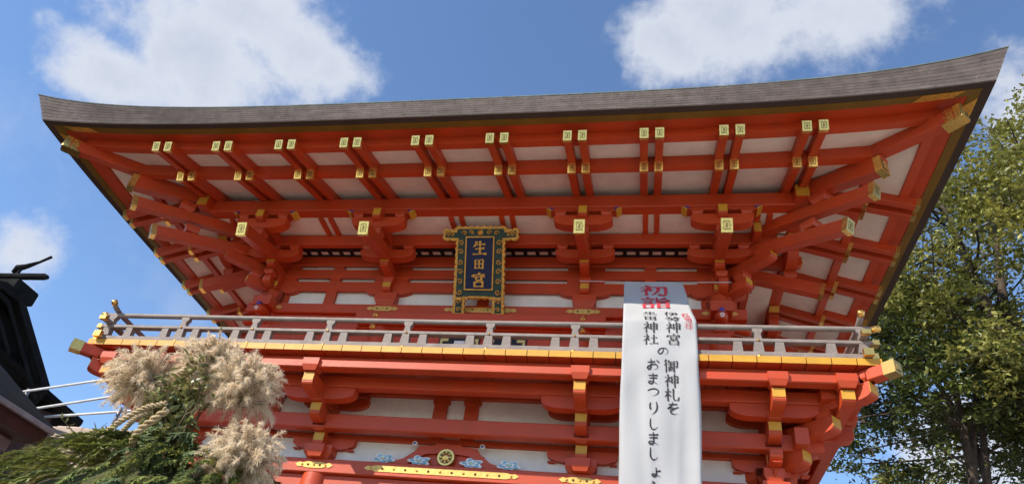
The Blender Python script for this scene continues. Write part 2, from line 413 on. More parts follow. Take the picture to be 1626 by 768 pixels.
def block(u, v, z0, z1, w=.17, wd=None):
    wd = wd or w; m = MB(); zm = z0 + (z1-z0)*.45; a, b = w/2, wd/2; c, d = a*.72, b*.72
    m.add([(u-c,-v-d,z0),(u+c,-v-d,z0),(u+c,-v+d,z0),(u-c,-v+d,z0),(u-a,-v-b,zm),(u+a,-v-b,zm),(u+a,-v+b,zm),(u-a,-v+b,zm),(u-a,-v-b,z1),(u+a,-v-b,z1),(u+a,-v+b,z1),(u-a,-v+b,z1)],
          [(3,2,1,0),(0,1,5,4),(1,2,6,5),(2,3,7,6),(3,0,4,7),(4,5,9,8),(5,6,10,9),(6,7,11,10),(7,4,8,11),(8,9,10,11)])
    return m
def plate(w, v, z0, z1, t=.006):
    m = MB(); m.box(-w/2+.002, w/2-.002, -v-t, -v+.003, z0, z1); return m
MC = {}
def shared(key, fn, mats, smooth=False):
    if key not in MC: MC[key] = fn().mesh(key.rstrip('0123456789_'), mats, smooth)
    return MC[key]
NOSECAP = cap_mesh(.15, .21, .014, 'tail_cap')
def tail(v1, z1, v0, z0, w, h):
    m = MB(); m.bar((0, -v1, z1), (0, -v0, z0), w, h, .01); return m
def bracket_upper(x, y, rz, lateral=True, half=None):
    b = link('bracket', shared('bracket_1', lambda: block(0, 0, 7.80, 8.03, .37), V), gate, (x, y, 0), rz)
    def A(name, key, fn, mats=V): return link(name, shared(key, fn, mats), b)
    A('bracket_arm', 'bracket_arm_u1', lambda: arm_out(-.12, .25, 8.03, 8.20, .14)); A('arm_end', 'arm_end_u1', lambda: plate(.14, .25, 8.10, 8.19), 'ochre')
    A('bracket_arm', 'bracket_arm_uw', lambda: boat(.42, .17, .14, .06, 8.201))
    A('bracket_block', 'bracket_block_u1', lambda: block(0, .17, 8.202, 8.31, .18))
    for k, u in enumerate((-.4, .4)): A('bracket_block', 'bracket_block_uw%d' % k, lambda u=u: block(u, .03, 8.202, 8.285, .17))
    A('bracket_arm', 'bracket_arm_u2', lambda: arm_out(-.1, .57, 8.305, 8.475, .14)); A('arm_end', 'arm_end_u2', lambda: plate(.14, .57, 8.375, 8.465), 'ochre')
    A('bracket_arm', 'bracket_arm_ub', lambda: boat(.465, .17, .15, .50, 8.63))
    for k, u in enumerate((-.36, 0, .36)): A('bracket_block', 'bracket_block_ub%d' % k, lambda u=u: block(u, .52, 8.632, 8.72, .17))
    A('tail_rafter', 'tail_rafter_u', lambda: tail(1.55, 8.25, -.1, 8.71, .15, .205))
    link('tail_cap', NOSECAP, b, (0, -1.55, 8.25), 0, math.atan(.28))
    A('bracket_block', 'bracket_block_u3', lambda: block(0, 1.1, 8.47, 8.58, .19))
    A('bracket_arm', 'bracket_arm_uc', lambda: boat(.445, .2, .16, 1.106, 8.80))
    for k, u in enumerate((-.35, 0, .35)): A('bracket_block', 'bracket_block_uc%d' % k, lambda u=u: block(u, 1.12, 8.802, 8.885, .17))
    A('bracket_arm', 'bracket_arm_ud', lambda: arm_out(.3, 1.30, 8.70, 8.89, .13)); A('arm_end', 'arm_end_ud', lambda: plate(.13, 1.30, 8.75, 8.885), 'ochre')
    # long support arm with painted ends just below the purlin
    A('bracket_arm', 'bracket_arm_ue', lambda: MB().cbox(-.52, .52, -1.19, -1.03, 8.886, 8.945, .006))
    for k, s_ in enumerate((-1, 1)):
        def tip(s_=s_):
            m = MB(); m.prism((0, -1.20, 0), (1,0,0), (0,0,1), (0,.17,0), [(s_*.50, 8.86), (s_*.58, 8.935), (s_*.50, 8.944)])
            m.prism((0, -1.203, 0), (1,0,0), (0,0,1), (0,.176,0), [(s_*.47, 8.90), (s_*.56, 8.937), (s_*.47, 8.947)], 1); return m
        A('painted_tip', 'painted_tip_%d' % k, tip, ['ochre', 'purple'])
    return b
for x in (-HX, -AU, AU, HX): bracket_upper(x, UY, 0)
for sx in (-1, 1):
    for y in (UY, YC): bracket_upper(sx*HX, y, sx*math.pi/2)
def bracket_corner_upper(sx):
    b = link('bracket', shared('bracket_c', lambda: block(0, 0, 7.805, 8.02, .40), V), gate, (sx*HX, UY, 0), sx*math.pi/4)
    def A(name, key, fn, mats=V): return link(name, shared(key, fn, mats), b)
    q = math.sqrt(2)
    A('bracket_arm', 'bracket_arm_d1', lambda: arm_out(.1, .42*q, 8.02, 8.19, .15)); A('arm_end', 'arm_end_d1', lambda: plate(.15, .42*q, 8.09, 8.18), 'ochre')
    A('bracket_arm', 'bracket_arm_d2', lambda: arm_out(.1, .75*q, 8.31, 8.48, .15)); A('arm_end', 'arm_end_d2', lambda: plate(.15, .75*q, 8.38, 8.47), 'ochre')
    A('bracket_block', 'bracket_block_d1', lambda: block(0, .34*q, 8.19, 8.31, .19))
    A('bracket_block', 'bracket_block_d2', lambda: block(0, .63*q, 8.48, 8.56, .19))
    A('tail_rafter', 'tail_rafter_d1', lambda: tail(1.57*q, 8.2065, 0, 8.80, .155, .19)); link('tail_cap', MC.setdefault('capd', cap_mesh(.155, .19, .03, 'tail_cap')), b, (0, -1.57*q+.01, 8.2065), 0, math.atan(.27))
    A('tail_rafter', 'tail_rafter_d2', lambda: tail(1.877*q, 8.551, .3, 9.06, .155, .19)); link('tail_cap', MC['capd'], b, (0, -1.877*q+.01, 8.551), 0, math.atan(.22))
    A('bracket_block', 'bracket_block_d3', lambda: block(0, 1.2*q, 8.46, 8.57, .22))
    A('bracket_block', 'bracket_block_d4', lambda: block(0, 1.35*q, 8.80, 8.96, .24))
for sx in (-1, 1): bracket_corner_upper(sx)

# ---- ring beams of the upper storey (front and both sides), noses crossing at the corners
def ring_beam(name, d0, d1, z0, z1, over=0., mats=V, ends=False):
    xs = HX + d1 + over
    m = MB(); m.cbox(-xs, xs, UY-d1, UY-d0, z0, z1, .012); f = part(name, m, mats, gate)
    for sx in (-1, 1):
        x0, x1 = sorted((sx*(HX+d0), sx*(HX+d1)))
        m = MB(); m.cbox(x0, x1, UY-d1-over, YC+HY+d1, z0+.003, z1+.003, .012); s_ = part(name, m, mats, gate)
        if ends:
            e = MB(); e.box(x0+.01, x1-.01, UY-d1-over-.006, UY-d1-over+.003, z0+.02, z1-.01); part('beam_end', e, 'ochre', s_)
            xe = sx*xs; a, b = sorted((xe-.003*sx, xe+.006*sx)); e = MB(); e.box(a, b, UY-d1+.01, UY-d0-.01, z0+.02, z1-.02); part('beam_end', e, 'ochre', f)
ring_beam('wall_beam', .06, .12, 8.10, 8.295, .28)
ring_beam('wall_beam', .06, .12, 8.375, 8.555, .20)
ring_beam('wall_beam', .06, .12, 8.635, 8.86, .0)
ring_beam('bracket_beam', .48, .60, 8.72, 8.93, .26, ends=True)
ring_beam('purlin', 1.01, 1.21, 8.944, 9.185, .16, ends=True)
ring_beam('wall_plate', -.15, .17, 7.62, 7.80, .22)
ring_beam('head_beam', -.08, .10, 7.38, 7.617, .1)
# white wall behind the beams, panel by panel, with struts
for (x0, x1) in [(-HX, -AU), (-AU, AU), (AU, HX)]:
    xm = (x0+x1)/2
    for z0, z1 in [(7.79, 8.12), (8.27, 8.40), (8.53, 8.66)]:
        for a, b in ((x0, xm), (xm, x1)):
            m = MB(); m.box(a+.001, b-.001, UY-.03, UY+.02, z0, z1); part('plaster_panel', m, 'plaster', gate)
    for z0, z1 in [(7.80, 8.10), (8.295, 8.375), (8.555, 8.635)]:
        m = MB(); m.box(xm-.09, xm+.09, UY-.107, UY-.02, z0, z1)
        part('wall_strut', m, V, gate)
    for c in (x0, x1):
        for z0, z1 in [(8.295, 8.375), (8.555, 8.635)]:
            m = MB(); w = .30; a = max(x0, c-w); b = min(x1, c+w); m.box(a, b, UY-.105, UY-.02, z0, z1); part('wall_strut', m, V, gate)
for sx in (-1, 1):
    m = MB(); a, b = sorted((sx*(HX-.02), sx*(HX+.03))); m.box(a, b, UY, YC+HY, 7.79, 8.88); part('plaster_panel', m, 'plaster', gate)
# black lattice soffit between wall and first bracket beam
def lattice(x0, x1):
    m = MB(); m.box(x0, x1, UY-.48, UY-.06, 8.868, 8.885); o = part('lattice_soffit', m, 'plaster', gate)
    n = max(1, round((x1-x0)/.21))
    l = MB()
    for i in range(n+1):
        x = x0 + (x1-x0)*i/n; l.box(x-.03, x+.03, UY-.48, UY-.085, 8.84, 8.867)
    l.box(x0, x1, UY-.135, UY-.06, 8.83, 8.8675); l.box(x0, x1, UY-.34, UY-.256, 8.831, 8.8676)
    part('lattice', l, 'black', o)
for (x0, x1) in [(-HX-.45, -HX-.002), (-HX, -AU-.002), (-AU, AU-.002), (AU, HX-.002), (HX, HX+.45)]: lattice(x0, x1)
for sx in (-1, 1):
    m = MB(); a, b = sorted((sx*(HX+.08), sx*(HX+.5))); m.box(a, b, UY, YC+HY, 8.868, 8.885); part('lattice_soffit', m, 'plaster', gate)
# white cove between bracket beam and purlin with paired ribs
for (x0, x1) in [(-HX-1.0, -HX), (-HX, -AU), (-AU, 0), (0, AU), (AU, HX), (HX, HX+1.0)]:
    m = MB(); m.box(x0+.001, x1-.001, UY-1.05, UY-.55, 8.95, 8.97); part('cove_panel', m, 'plaster', gate)
for xc in (-HX+BU/2, 0, HX-BU/2, -HX-.62, HX+.62):
    for o_ in ((-.085, .085) if abs(xc) > .1 else (-.5, -.33, .33, .5)):
        m = MB(); m.cbox(xc+o_-.04, xc+o_+.04, UY-1.02, UY-.58, 8.905, 8.952, .006); part('cove_rib', m, V, gate)
for sx in (-1, 1):
    m = MB(); a, b = sorted((sx*(HX+.56), sx*(HX+1.05))); m.box(a, b, UY-.5, YC+HY, 8.951, 8.969); part('cove_panel', m, 'plaster', gate)

# ---- upper storey body
def column(x, y, z0, z1, r):
    m = MB(); m.tube([(x, y, z0), (x, y, z0+.3*(z1-z0)), (x, y, z1-.12), (x, y, z1)], [r, r, r, r*.97], 24, caps=False); return part('column', m, V, gate, True)
for x in (-HX, -AU, AU, HX):
    column(x, UY, 6.1, 7.62, .17); column(x, YC+HY, 6.1, 7.62, .17)
for sx in (-1, 1): column(sx*HX, YC, 6.1, 7.62, .17)
m = MB(); m.cbox(-2.0, 2.0, UY-.30, UY-.12, 7.40, 7.56, .01); part('tie_beam', m, V, gate)
for sx in (-1, 1):
    a, b = sorted((sx*2.0, sx*HX)); m = MB(); m.cbox(a, b, UY-.16, UY-.10, 7.30, 7.38, .01); part('tie_beam', m, V, gate)
    a, b = sorted((sx*AU, sx*HX))
    m = MB(); m.box(a+.16, b-.16, UY-.03, UY+.03, 6.15, 7.38); w = part('side_window', m, V, gate)
    fr = MB(); x0, x1 = a+.35, b-.35
    for (q0, q1, z0, z1) in [(x0, x1, 7.10, 7.14), (x0, x1, 6.55, 6.59), (x0, x0+.04, 6.59, 7.10), (x1-.04, x1, 6.59, 7.10)]: fr.box(q0, q1, UY-.05, UY-.03, z0, z1)
    part('gold_frame', fr, 'gold', w)
    for k in range(12):
        x = x0+.06 + (x1-x0-.12)*k/11; l = MB(); l.box(x-.015, x+.015, UY-.045, UY-.031, 6.59, 7.10); part('lattice_bar', l, 'frame_green', w)
m = MB(); m.box(-AU+.16, AU-.16, UY-.02, UY+.03, 6.15, 7.379); dp = part('door_frame', m, V, gate)
for k in range(2):
    x0 = -.62 + k*.74; d_ = MB(); d_.box(x0+.01, x0+.67, UY-.05, UY-.02, 6.2, 7.33); dd = part('door', d_, 'black', dp)
    for (a, b, z0, z1) in [(x0+.03, x0+.16, 7.19, 7.24), (x0+.52, x0+.65, 7.19, 7.24), (x0+.03, x0+.07, 7.08, 7.19), (x0+.61, x0+.65, 7.08, 7.19)]:
        f = MB(); f.box(a, b, UY-.058, UY-.05, z0, z1); part('door_fitting', f, 'gold', gate)
f = MB(); f.box(-.36, -.19, UY-.059, UY-.0505, 7.13, 7.20); part('paper_notice', f, 'white_paint', gate)
for (a, b) in [(-1.3, -.5), (-.4, .4), (.5, 1.3)]:
    f = MB(); f.box(a, b, UY-.108, UY-.1005, 7.42, 7.455); part('door_fitting', f, 'gold', gate)
for sx in (-1, 1):
    m = MB(); a, b = sorted((sx*(HX-.03), sx*(HX+.03))); m.box(a, b, UY+.16, YC+HY, 6.15, 7.4); part('wall_board', m, V, gate)
m = MB(); m.box(-HX, HX, YC+HY-.03, YC+HY+.03, 6.15, 8.9); part('wall_board', m, V, gate)

def oval_plate(xc, y, zc, L, h, bosses, parent=gate):
    m = MB(); pts = []
    for (x, z) in [(-L, 0), (-L+.05, h*.8), (-L+.1, h*.55), (-L+.16, h), (L-.16, h), (L-.1, h*.55), (L-.05, h*.8), (L, 0), (L-.05, -h*.8), (L-.1, -h*.55), (L-.16, -h), (-L+.16, -h), (-L+.1, -h*.55), (-L+.05, -h*.8)]: pts.append((x, z))
    m.prism((xc, y-.008, zc), (1,0,0), (0,0,1), (0,.01,0), pts)
    for k in range(bosses):
        x = xc - L + .1 + (2*L-.2)*k/max(1, bosses-1)
        m.tube([(x, y-.004, zc), (x, y-.014, zc), (x, y-.022, zc)], [.018, .016, .004], 8, 1 if k % 2 else 0)
    return part('gold_plate', m, ['gold_leaf', 'goldline'], parent)
for x in (-HX, -AU, AU, HX): oval_plate(x, UY-.17, 7.71, .27, .045, 5)
oval_plate(0, UY-.17, 7.71, .6, .045, 9)
for x in (-AU-.02, AU+.02):
    for z in (7.50, 7.28):
        m = MB(); m.tube([(x, UY-.29, z), (x, UY-.315, z), (x, UY-.335, z)], [.055, .045, .02], 10); m.tube([(x, UY-.33, z), (x, UY-.35, z)], [.022, .012], 8); part('gold_rosette', m, 'gold', gate)
# carved beam noses at the outer upper columns
for sx in (-1, 1):
    m = MB(); x = sx*(HX+.0)
    m.tube([(x, UY-.1, 7.55), (x, UY-.3, 7.56), (x, UY-.40, 7.52), (x, UY-.44, 7.46)], [.09, .10, .088, .05], 12)
    m.tube([(x, UY-.42, 7.60), (x, UY-.47, 7.60)], [.05, .03], 10, 1); m.tube([(x, UY-.45, 7.50), (x, UY-.475, 7.50)], [.045, .03], 10, 2)
    part('carved_nose', m, [V, 'purple', 'white_paint'], gate, True)
    x = sx*(HX+.25); m = MB(); m.tube([(sx*HX, UY, 7.55), (x, UY, 7.56), (sx*(HX+.4), UY, 7.52), (sx*(HX+.44), UY, 7.46)], [.09, .10, .088, .05], 12); part('carved_nose', m, V, gate, True)

# =================================================================== lower storey
for x in (-LX, -AL, AL, LX):
    column(x, 0, 0.25, 4.735, .195); column(x, LD, .25, 4.72, .21)
    b = MB(); b.tube([(x, 0, 0), (x, 0, .16), (x, 0, .25)], [.36, .36, .27], 24); part('column_base', b, 'beige_stone', gate, True)
for sx in (-1, 1): column(sx*LX, LYC, .25, 4.72, .21)
def low_ring(name, v0, v1, z0, z1, over=0., mats=V):
    xs = LX + v1 + over
    m = MB(); m.cbox(-xs, xs, -v1, -v0, z0, z1, .012); part(name, m, mats, gate)
    for sx in (-1, 1):
        a, b = sorted((sx*(LX+v0), sx*(LX+v1))); m = MB(); m.cbox(a, b, -v1-over, LD+v1, z0+.003, z1+.003, .012); part(name, m, mats, gate)
low_ring('wall_plate', -.15, .17, 4.735, 4.93, .12)
low_ring('head_beam', -.08, .10, 4.40, 4.732, .18)
low_ring('wall_beam', -.02, .06, 5.27, 5.35, .1)
low_ring('bracket_beam', .22, .38, 5.29, 5.50, .2)
low_ring('wall_beam', -.02, .07, 5.96, 6.03, 0)
low_ring('bracket_beam', .52, .68, 5.765, 5.93, .15)
low_ring('balcony_beam', .90, 1.06, 5.85, 5.965, .0)
low_ring('balcony_beam', .87, .98, 5.968, 6.055, .0)
for sx in (-1, 1):                                   # side and lower walls
    a, b = sorted((sx*(LX-.03), sx*(LX+.03))); m = MB(); m.box(a, b, .2, LD-.2, .5, 4.4); part('wall_board', m, V, gate)
    m = MB(); a, b = sorted((sx*(LX-.02), sx*(LX+.02))); m.box(a, b, 0, LD, 4.92, 5.97); part('plaster_panel', m, 'plaster', gate)
    a, b = sorted((sx*(AL+.2), sx*(LX-.2))); m = MB(); m.box(a, b, .0, .05, 1.0, 4.4); part('wall_board', m, V, gate)
for (x0, x1) in [(-LX, -AL), (-AL, AL), (AL, LX)]:
    xm = (x0+x1)/2
    for z0, z1 in [(4.92, 5.29), (5.33, 5.98)]:
        for a, b in ((x0, xm), (xm, x1)):
            m = MB(); m.box(a+.001, b-.001, .0, .05, z0, z1); part('plaster_panel', m, 'plaster', gate)
    for o_ in (-.225, .225):
        m = MB(); m.box(xm+o_-.095, xm+o_+.095, -.06, .01, 5.34, 5.90); m.box(xm+o_-.12, xm+o_+.12, -.075, .01, 5.88, 5.965); part('strut', m, V, gate)
def bracket_lower(x, y, rz):
    b = link('bracket', shared('bracket_l', lambda: block(0, 0, 4.93, 5.12, .40), V), gate, (x, y, 0), rz)
    def A(name, key, fn, mats=V): return link(name, shared(key, fn, mats), b)
    A('bracket_block', 'bracket_block_l0', lambda: block(0, .20, 4.931, 5.10, .24, .16))
    for i, (v, z) in enumerate([(.27, 5.185), (.60, 5.475), (1.03, 5.70)]):
        A('bracket_arm', 'bracket_arm_l%d' % i, lambda: arm_out(-.1, v, z-.125, z+.085, .15)); A('arm_end', 'arm_end_l%d' % i, lambda: plate(.15, v, z-.035, z+.075), 'ochre')
    A('bracket_block', 'bracket_block_l1', lambda: block(0, .27, 5.272, 5.385, .19, .22)); A('bracket_block', 'bracket_block_l2', lambda: block(0, .60, 5.562, 5.655, .19, .22))
    A('bracket_block', 'bracket_block_l3', lambda: block(0, 1.0, 5.795, 5.968, .23, .2))
    A('bracket_arm', 'bracket_arm_lw', lambda: boat(.46, .16, .15, .01, 5.265)); A('bracket_arm', 'bracket_arm_lx', lambda: boat(.50, .16, .13, .02, 5.88))
    A('bracket_arm', 'bracket_arm_ly', lambda: boat(.52, .17, .15, .58, 5.76))
    for k, u in enumerate((-.40, .40)): A('bracket_block', 'bracket_block_lw%d' % k, lambda: block(u, .0, 5.88, 5.96, .17)); A('bracket_block', 'bracket_block_lv%d' % k, lambda: block(u, .01, 5.10, 5.12, .1))
    return b
for x in (-LX, -AL, AL, LX): bracket_lower(x, 0, 0)
for sx in (-1, 1):
    for y in (0, LYC): bracket_lower(sx*LX, y, sx*math.pi/2)
    q = math.sqrt(2)
    b = link('bracket', shared('bracket_lc', lambda: block(0, 0, 4.932, 5.115, .43), V), gate, (sx*LX, 0, 0), sx*math.pi/4)
    for i, (d, z) in enumerate([(.37, 5.217), (.68, 5.52), (1.04, 5.79)]):
        link('bracket_arm', shared('bracket_arm_e%d' % i, lambda: arm_out(0, d*q, z-.11, z+.085, .17), V), b)
        link('arm_end', shared('arm_end_e%d' % i, lambda: plate(.17, d*q, z-.05, z+.08), 'ochre'), b)
        link('bracket_block', shared('bracket_block_e%d' % i, lambda: block(0, d*q-.12, z+.086, z+.19, .21), V), b)
    dm = link('corner_beam', shared('corner_beam_', lambda: MB().bar((0, -1.26*q, 5.965), (0, .2, 5.965), .15, .15, .01), V), b)
    c = MB(); c.box(-.079, .079, -.012, .13, -.079, .079); c.box(-.05, .05, -.016, 0, -.05, .05, 1); c.box(-.035, .035, -.019, 0, -.035, .035)
    link('corner_cap', c.mesh('corner_cap', ['gold', 'goldline']), b, (0, -1.26*q, 5.965))
    # arm crossing from the flank, its nose on the front
    X = sx*(LX+.76)
    link('bracket_arm', shared('bracket_arm_f', lambda: arm_out(-.6, 1.03, 5.61, 5.785, .15), V), gate, (X, 0, 0))
    link('arm_end', shared('arm_end_f', lambda: plate(.15, 1.03, 5.665, 5.775), 'ochre'), gate, (X, 0, 0))
    link('bracket_block', shared('bracket_block_f', lambda: block(0, 1.0, 5.795, 5.968, .23, .2), V), gate, (X, 0, 0))
    link('bracket_arm', shared('bracket_arm_g', lambda: arm_out(-.6, .50, 5.45, 5.62, .15), V), gate, (sx*(LX+.45), 0, 0))
    link('bracket_block', shared('bracket_block_g', lambda: block(0, .42, 5.62, 5.735, .19), V), gate, (sx*(LX+.45), 0, 0))
# gold plates and the frog-leg strut
for x in (-LX, -AL, AL, LX): oval_plate(x, -.17, 4.835, .27, .042, 5)
oval_plate(-.03, -.17, 4.835, 1.05, .042, 13)
k = MB()
prof = [(-.78, 0), (-.74, .05), (-.60, .09), (-.46, .20), (-.40, .28), (-.18, .30), (-.18, .325), (.18, .325), (.18, .30), (.40, .28), (.46, .20), (.60, .09), (.74, .05), (.78, 0), (.55, 0), (.42, .10), (.30, .17), (.12, .19), (-.12, .19), (-.30, .17), (-.42, .10), (-.55, 0)]
k.prism((0, -.10, 4.935), (1,0,0), (0,0,1), (0,.08,0), prof)
km = part('frog_leg_strut', k, V, gate)
m = MB(); m.box(-.5, .5, -.05, -.02, 4.935, 5.13); part('strut_backing', m, V, km)
m = MB(); m.tube([(0, -.11, 5.06), (0, -.135, 5.06)], [.125, .115], 24); m.tube([(0, -.13, 5.06), (0, -.142, 5.06)], [.09, .085], 24, 1); m.tube([(0, -.14, 5.06), (0, -.150, 5.06)], [.05, .02], 12)
for i in range(8):
    q = i*math.pi/4; m.tube([(math.cos(q)*.068, -.14, 5.06+math.sin(q)*.068), (math.cos(q)*.068, -.150, 5.06+math.sin(q)*.068)], [.02, .01], 8)
part('gold_crest', m, ['gold', 'goldline'], km)
for sx in (-1, 1):
    for xc in (.36, .86):
        def petals(r, k, ph): return [(math.cos(q)*r*(1.35 if k else 1)*(1+.22*math.cos(q*5+ph)), math.sin(q)*r*.62*(1+.22*math.cos(q*5+ph))) for q in [i/30*6.283 for i in range(30)]]
        m = MB()
        for r, y, ph, mi in ((.105, -.115, 0, 1), (.085, -.122, .8, 0), (.055, -.130, 1.9, 1), (.03, -.137, 0, 0), (.014, -.142, 0, 2)):
            m.prism((sx*xc, y, 5.0), (1,0,0), (0,0,1), (0,.012,0), petals(r, 1, ph+xc*9), mi)
        part('carved_flower', m, ['blue', 'white_paint', 'gold'], km)
    m = MB(); m.tube([(sx*.47, -.1, 5.24), (sx*.47, -.13, 5.24)], [.04, .03], 10, 0); m.tube([(sx*.47, -.128, 5.24), (sx*.47, -.136, 5.24)], [.02, .015], 8, 1); part('carved_flower', m, ['white_paint', 'purple'], km)

# =================================================================== balcony
BX, BY = 5.30, -1.13
n = 38; w = 2*BX/n
for i in range(n):
    x0 = -BX + i*w; m = MB(); m.cbox(x0+.004, x0+w-.004, BY+random.uniform(-.004, .004), .40, 6.058, 6.15, .006); p = part('balcony_plank', m, V, gate)
    e = MB(); e.box(x0+.005, x0+w-.005, BY-.009, BY-.003, 6.060, 6.149); part('plank_end', e, 'ochre', p)
n = 17; w = (LD+1.13-.41)/n
for sx in (-1, 1):
    for i in range(n):
        y0 = .41 + i*w; a, b = sorted((sx*3.6, sx*BX)); m = MB(); m.cbox(a, b, y0+.004, y0+w-.004, 6.058, 6.15, .006); p = part('balcony_plank', m, V, gate)
        e = MB(); a, b = sorted((sx*(BX+.003), sx*(BX+.009))); e.box(a, b, y0+.005, y0+w-.005, 6.060, 6.149); part('plank_end', e, 'ochre', p)
# ---- railing
RX, RY = 5.15, -1.05
rail = part('railing', MB().cbox(-RX-.12, RX+.12, RY-.05, RY+.05, 6.157, 6.235, .008), 'rail', gate)
part('rail', MB().cbox(-RX-.16, RX+.16, RY-.045, RY+.045, 6.375, 6.425, .008), 'rail', rail)
part('rail', MB().tube([(-RX-.2, RY, 6.625), (-RX-.08, RY, 6.605), (0, RY, 6.595), (RX+.08, RY, 6.605), (RX+.22, RY, 6.62)], .036, 12), 'rail', rail, True)
for sx in (-1, 1):
    X = sx*RX; yb = LD+1.05
    part('rail', MB().cbox(X-.05, X+.05, RY-.16, yb, 6.159, 6.237, .008), 'rail', rail)
    part('rail', MB().cbox(X-.045, X+.045, RY-.20, yb, 6.427, 6.477, .008), 'rail', rail)
    part('rail', MB().tube([(X, RY-.15, 6.755), (X, RY-.07, 6.70), (X, RY+.08, 6.665), (X, RY+.5, 6.655), (X, yb, 6.655)], .036, 12), 'rail', rail, True)
    part('rail_cap', MB().box(X-.056, X+.056, RY-.165, RY-.11, 6.157, 6.25), 'gold', rail)
    part('rail_cap', MB().box(X-.052, X+.052, RY-.21, RY-.15, 6.422, 6.482), 'gold', rail)
    part('rail_cap', MB().tube([(X, RY-.17, 6.77), (X, RY-.163, 6.765), (X, RY-.11, 6.727)], [.028, .043, .043], 12), 'gold', rail, True)
    part('rail_cap', MB().tube([(sx*(RX+.12), RY, 6.605), (sx*(RX+.22), RY, 6.622), (sx*(RX+.232), RY, 6.624)], [.042, .042, .025], 12), 'gold', rail, True)
    a, b = sorted((sx*(RX+.10), sx*(RX+.175))); part('rail_cap', MB().box(a, b, RY-.052, RY+.052, 6.368, 6.432), 'gold', rail)
    a, b = sorted((sx*(RX+.06), sx*(RX+.135))); part('rail_cap', MB().box(a, b, RY-.058, RY+.058, 6.156, 6.244), 'gold', rail)
def post_mesh():
    m = MB(); m.prism((0, -.04, 0), (1,0,0), (0,0,1), (0,.08,0), [(-.062, 6.236), (.062, 6.236), (.05, 6.376), (-.05, 6.376)])
    m.prism((0, -.035, 0), (1,0,0), (0,0,1), (0,.07,0), [(-.048, 6.424), (.048, 6.424), (.034, 6.50), (.06, 6.535), (.06, 6.575), (-.06, 6.575), (-.06, 6.535), (-.034, 6.50)])
    return m
def nail_mesh():
    m = MB()
    for z, y, r in ((6.40, -.048, .017), (6.16, -.055, .03)): m.tube([(0, y, z), (0, y-.008, z), (0, y-.014, z)], [r, r*.8, r*.3], 10)
    return m
def strut_mesh():
    m = MB(); m.prism((0, -.04, 0), (1,0,0), (0,0,1), (0,.08,0), [(-.06, 6.236), (.06, 6.236), (.05, 6.376), (-.05, 6.376)]); return m
PM = post_mesh().mesh('post', 'rail'); NM = nail_mesh().mesh('nail', 'gold'); SM = strut_mesh().mesh('baluster', 'rail')
for s_ in (.57, 1.70, 2.83, 3.95):
    for sg in (-1, 1):
        link('post', PM, rail, (sg*s_, RY, 0)); link('nail', NM, rail, (sg*s_, RY, 0))
        for o_ in (-.245, .245): link('baluster', SM, rail, (sg*s_+o_, RY, 0))
for sg in (-1, 1):
    link('baluster', SM, rail, (sg*4.78, RY, 0))
    link('post', PM, rail, (sg*RX, RY, .02)); 
    for k in range(6):
        y = -.35+k*1.13; link('post', PM, rail, (sg*RX, y, .055), math.pi/2)
        for o_ in (-.245, .245): link('baluster', SM, rail, (sg*RX, y+o_, .03), math.pi/2)

# =================================================================== lettering
def glyph(ch, size, bold=0., extr=0.):
    """outline of one character as a flat or thickened mesh, centred on its cell; returns verts, faces in (x, y, z)"""
    cu = bpy.data.curves.new('glyph', 'FONT'); cu.body = ch; cu.size = 1; cu.offset = bold; cu.extrude = extr; cu.resolution_u = 3
    o = bpy.data.objects.new('glyph', cu); COL.objects.link(o)
    dg = bpy.context.evaluated_depsgraph_get(); me = bpy.data.meshes.new_from_object(o.evaluated_get(dg))
    vs_ = [v.co.copy() for v in me.vertices]; fs_ = [tuple(p.vertices) for p in me.polygons]
    bpy.data.objects.remove(o); bpy.data.curves.remove(cu); bpy.data.meshes.remove(me)
    return [((v.x-.5)*size, (v.y-.38)*size, v.z*size) for v in vs_], fs_

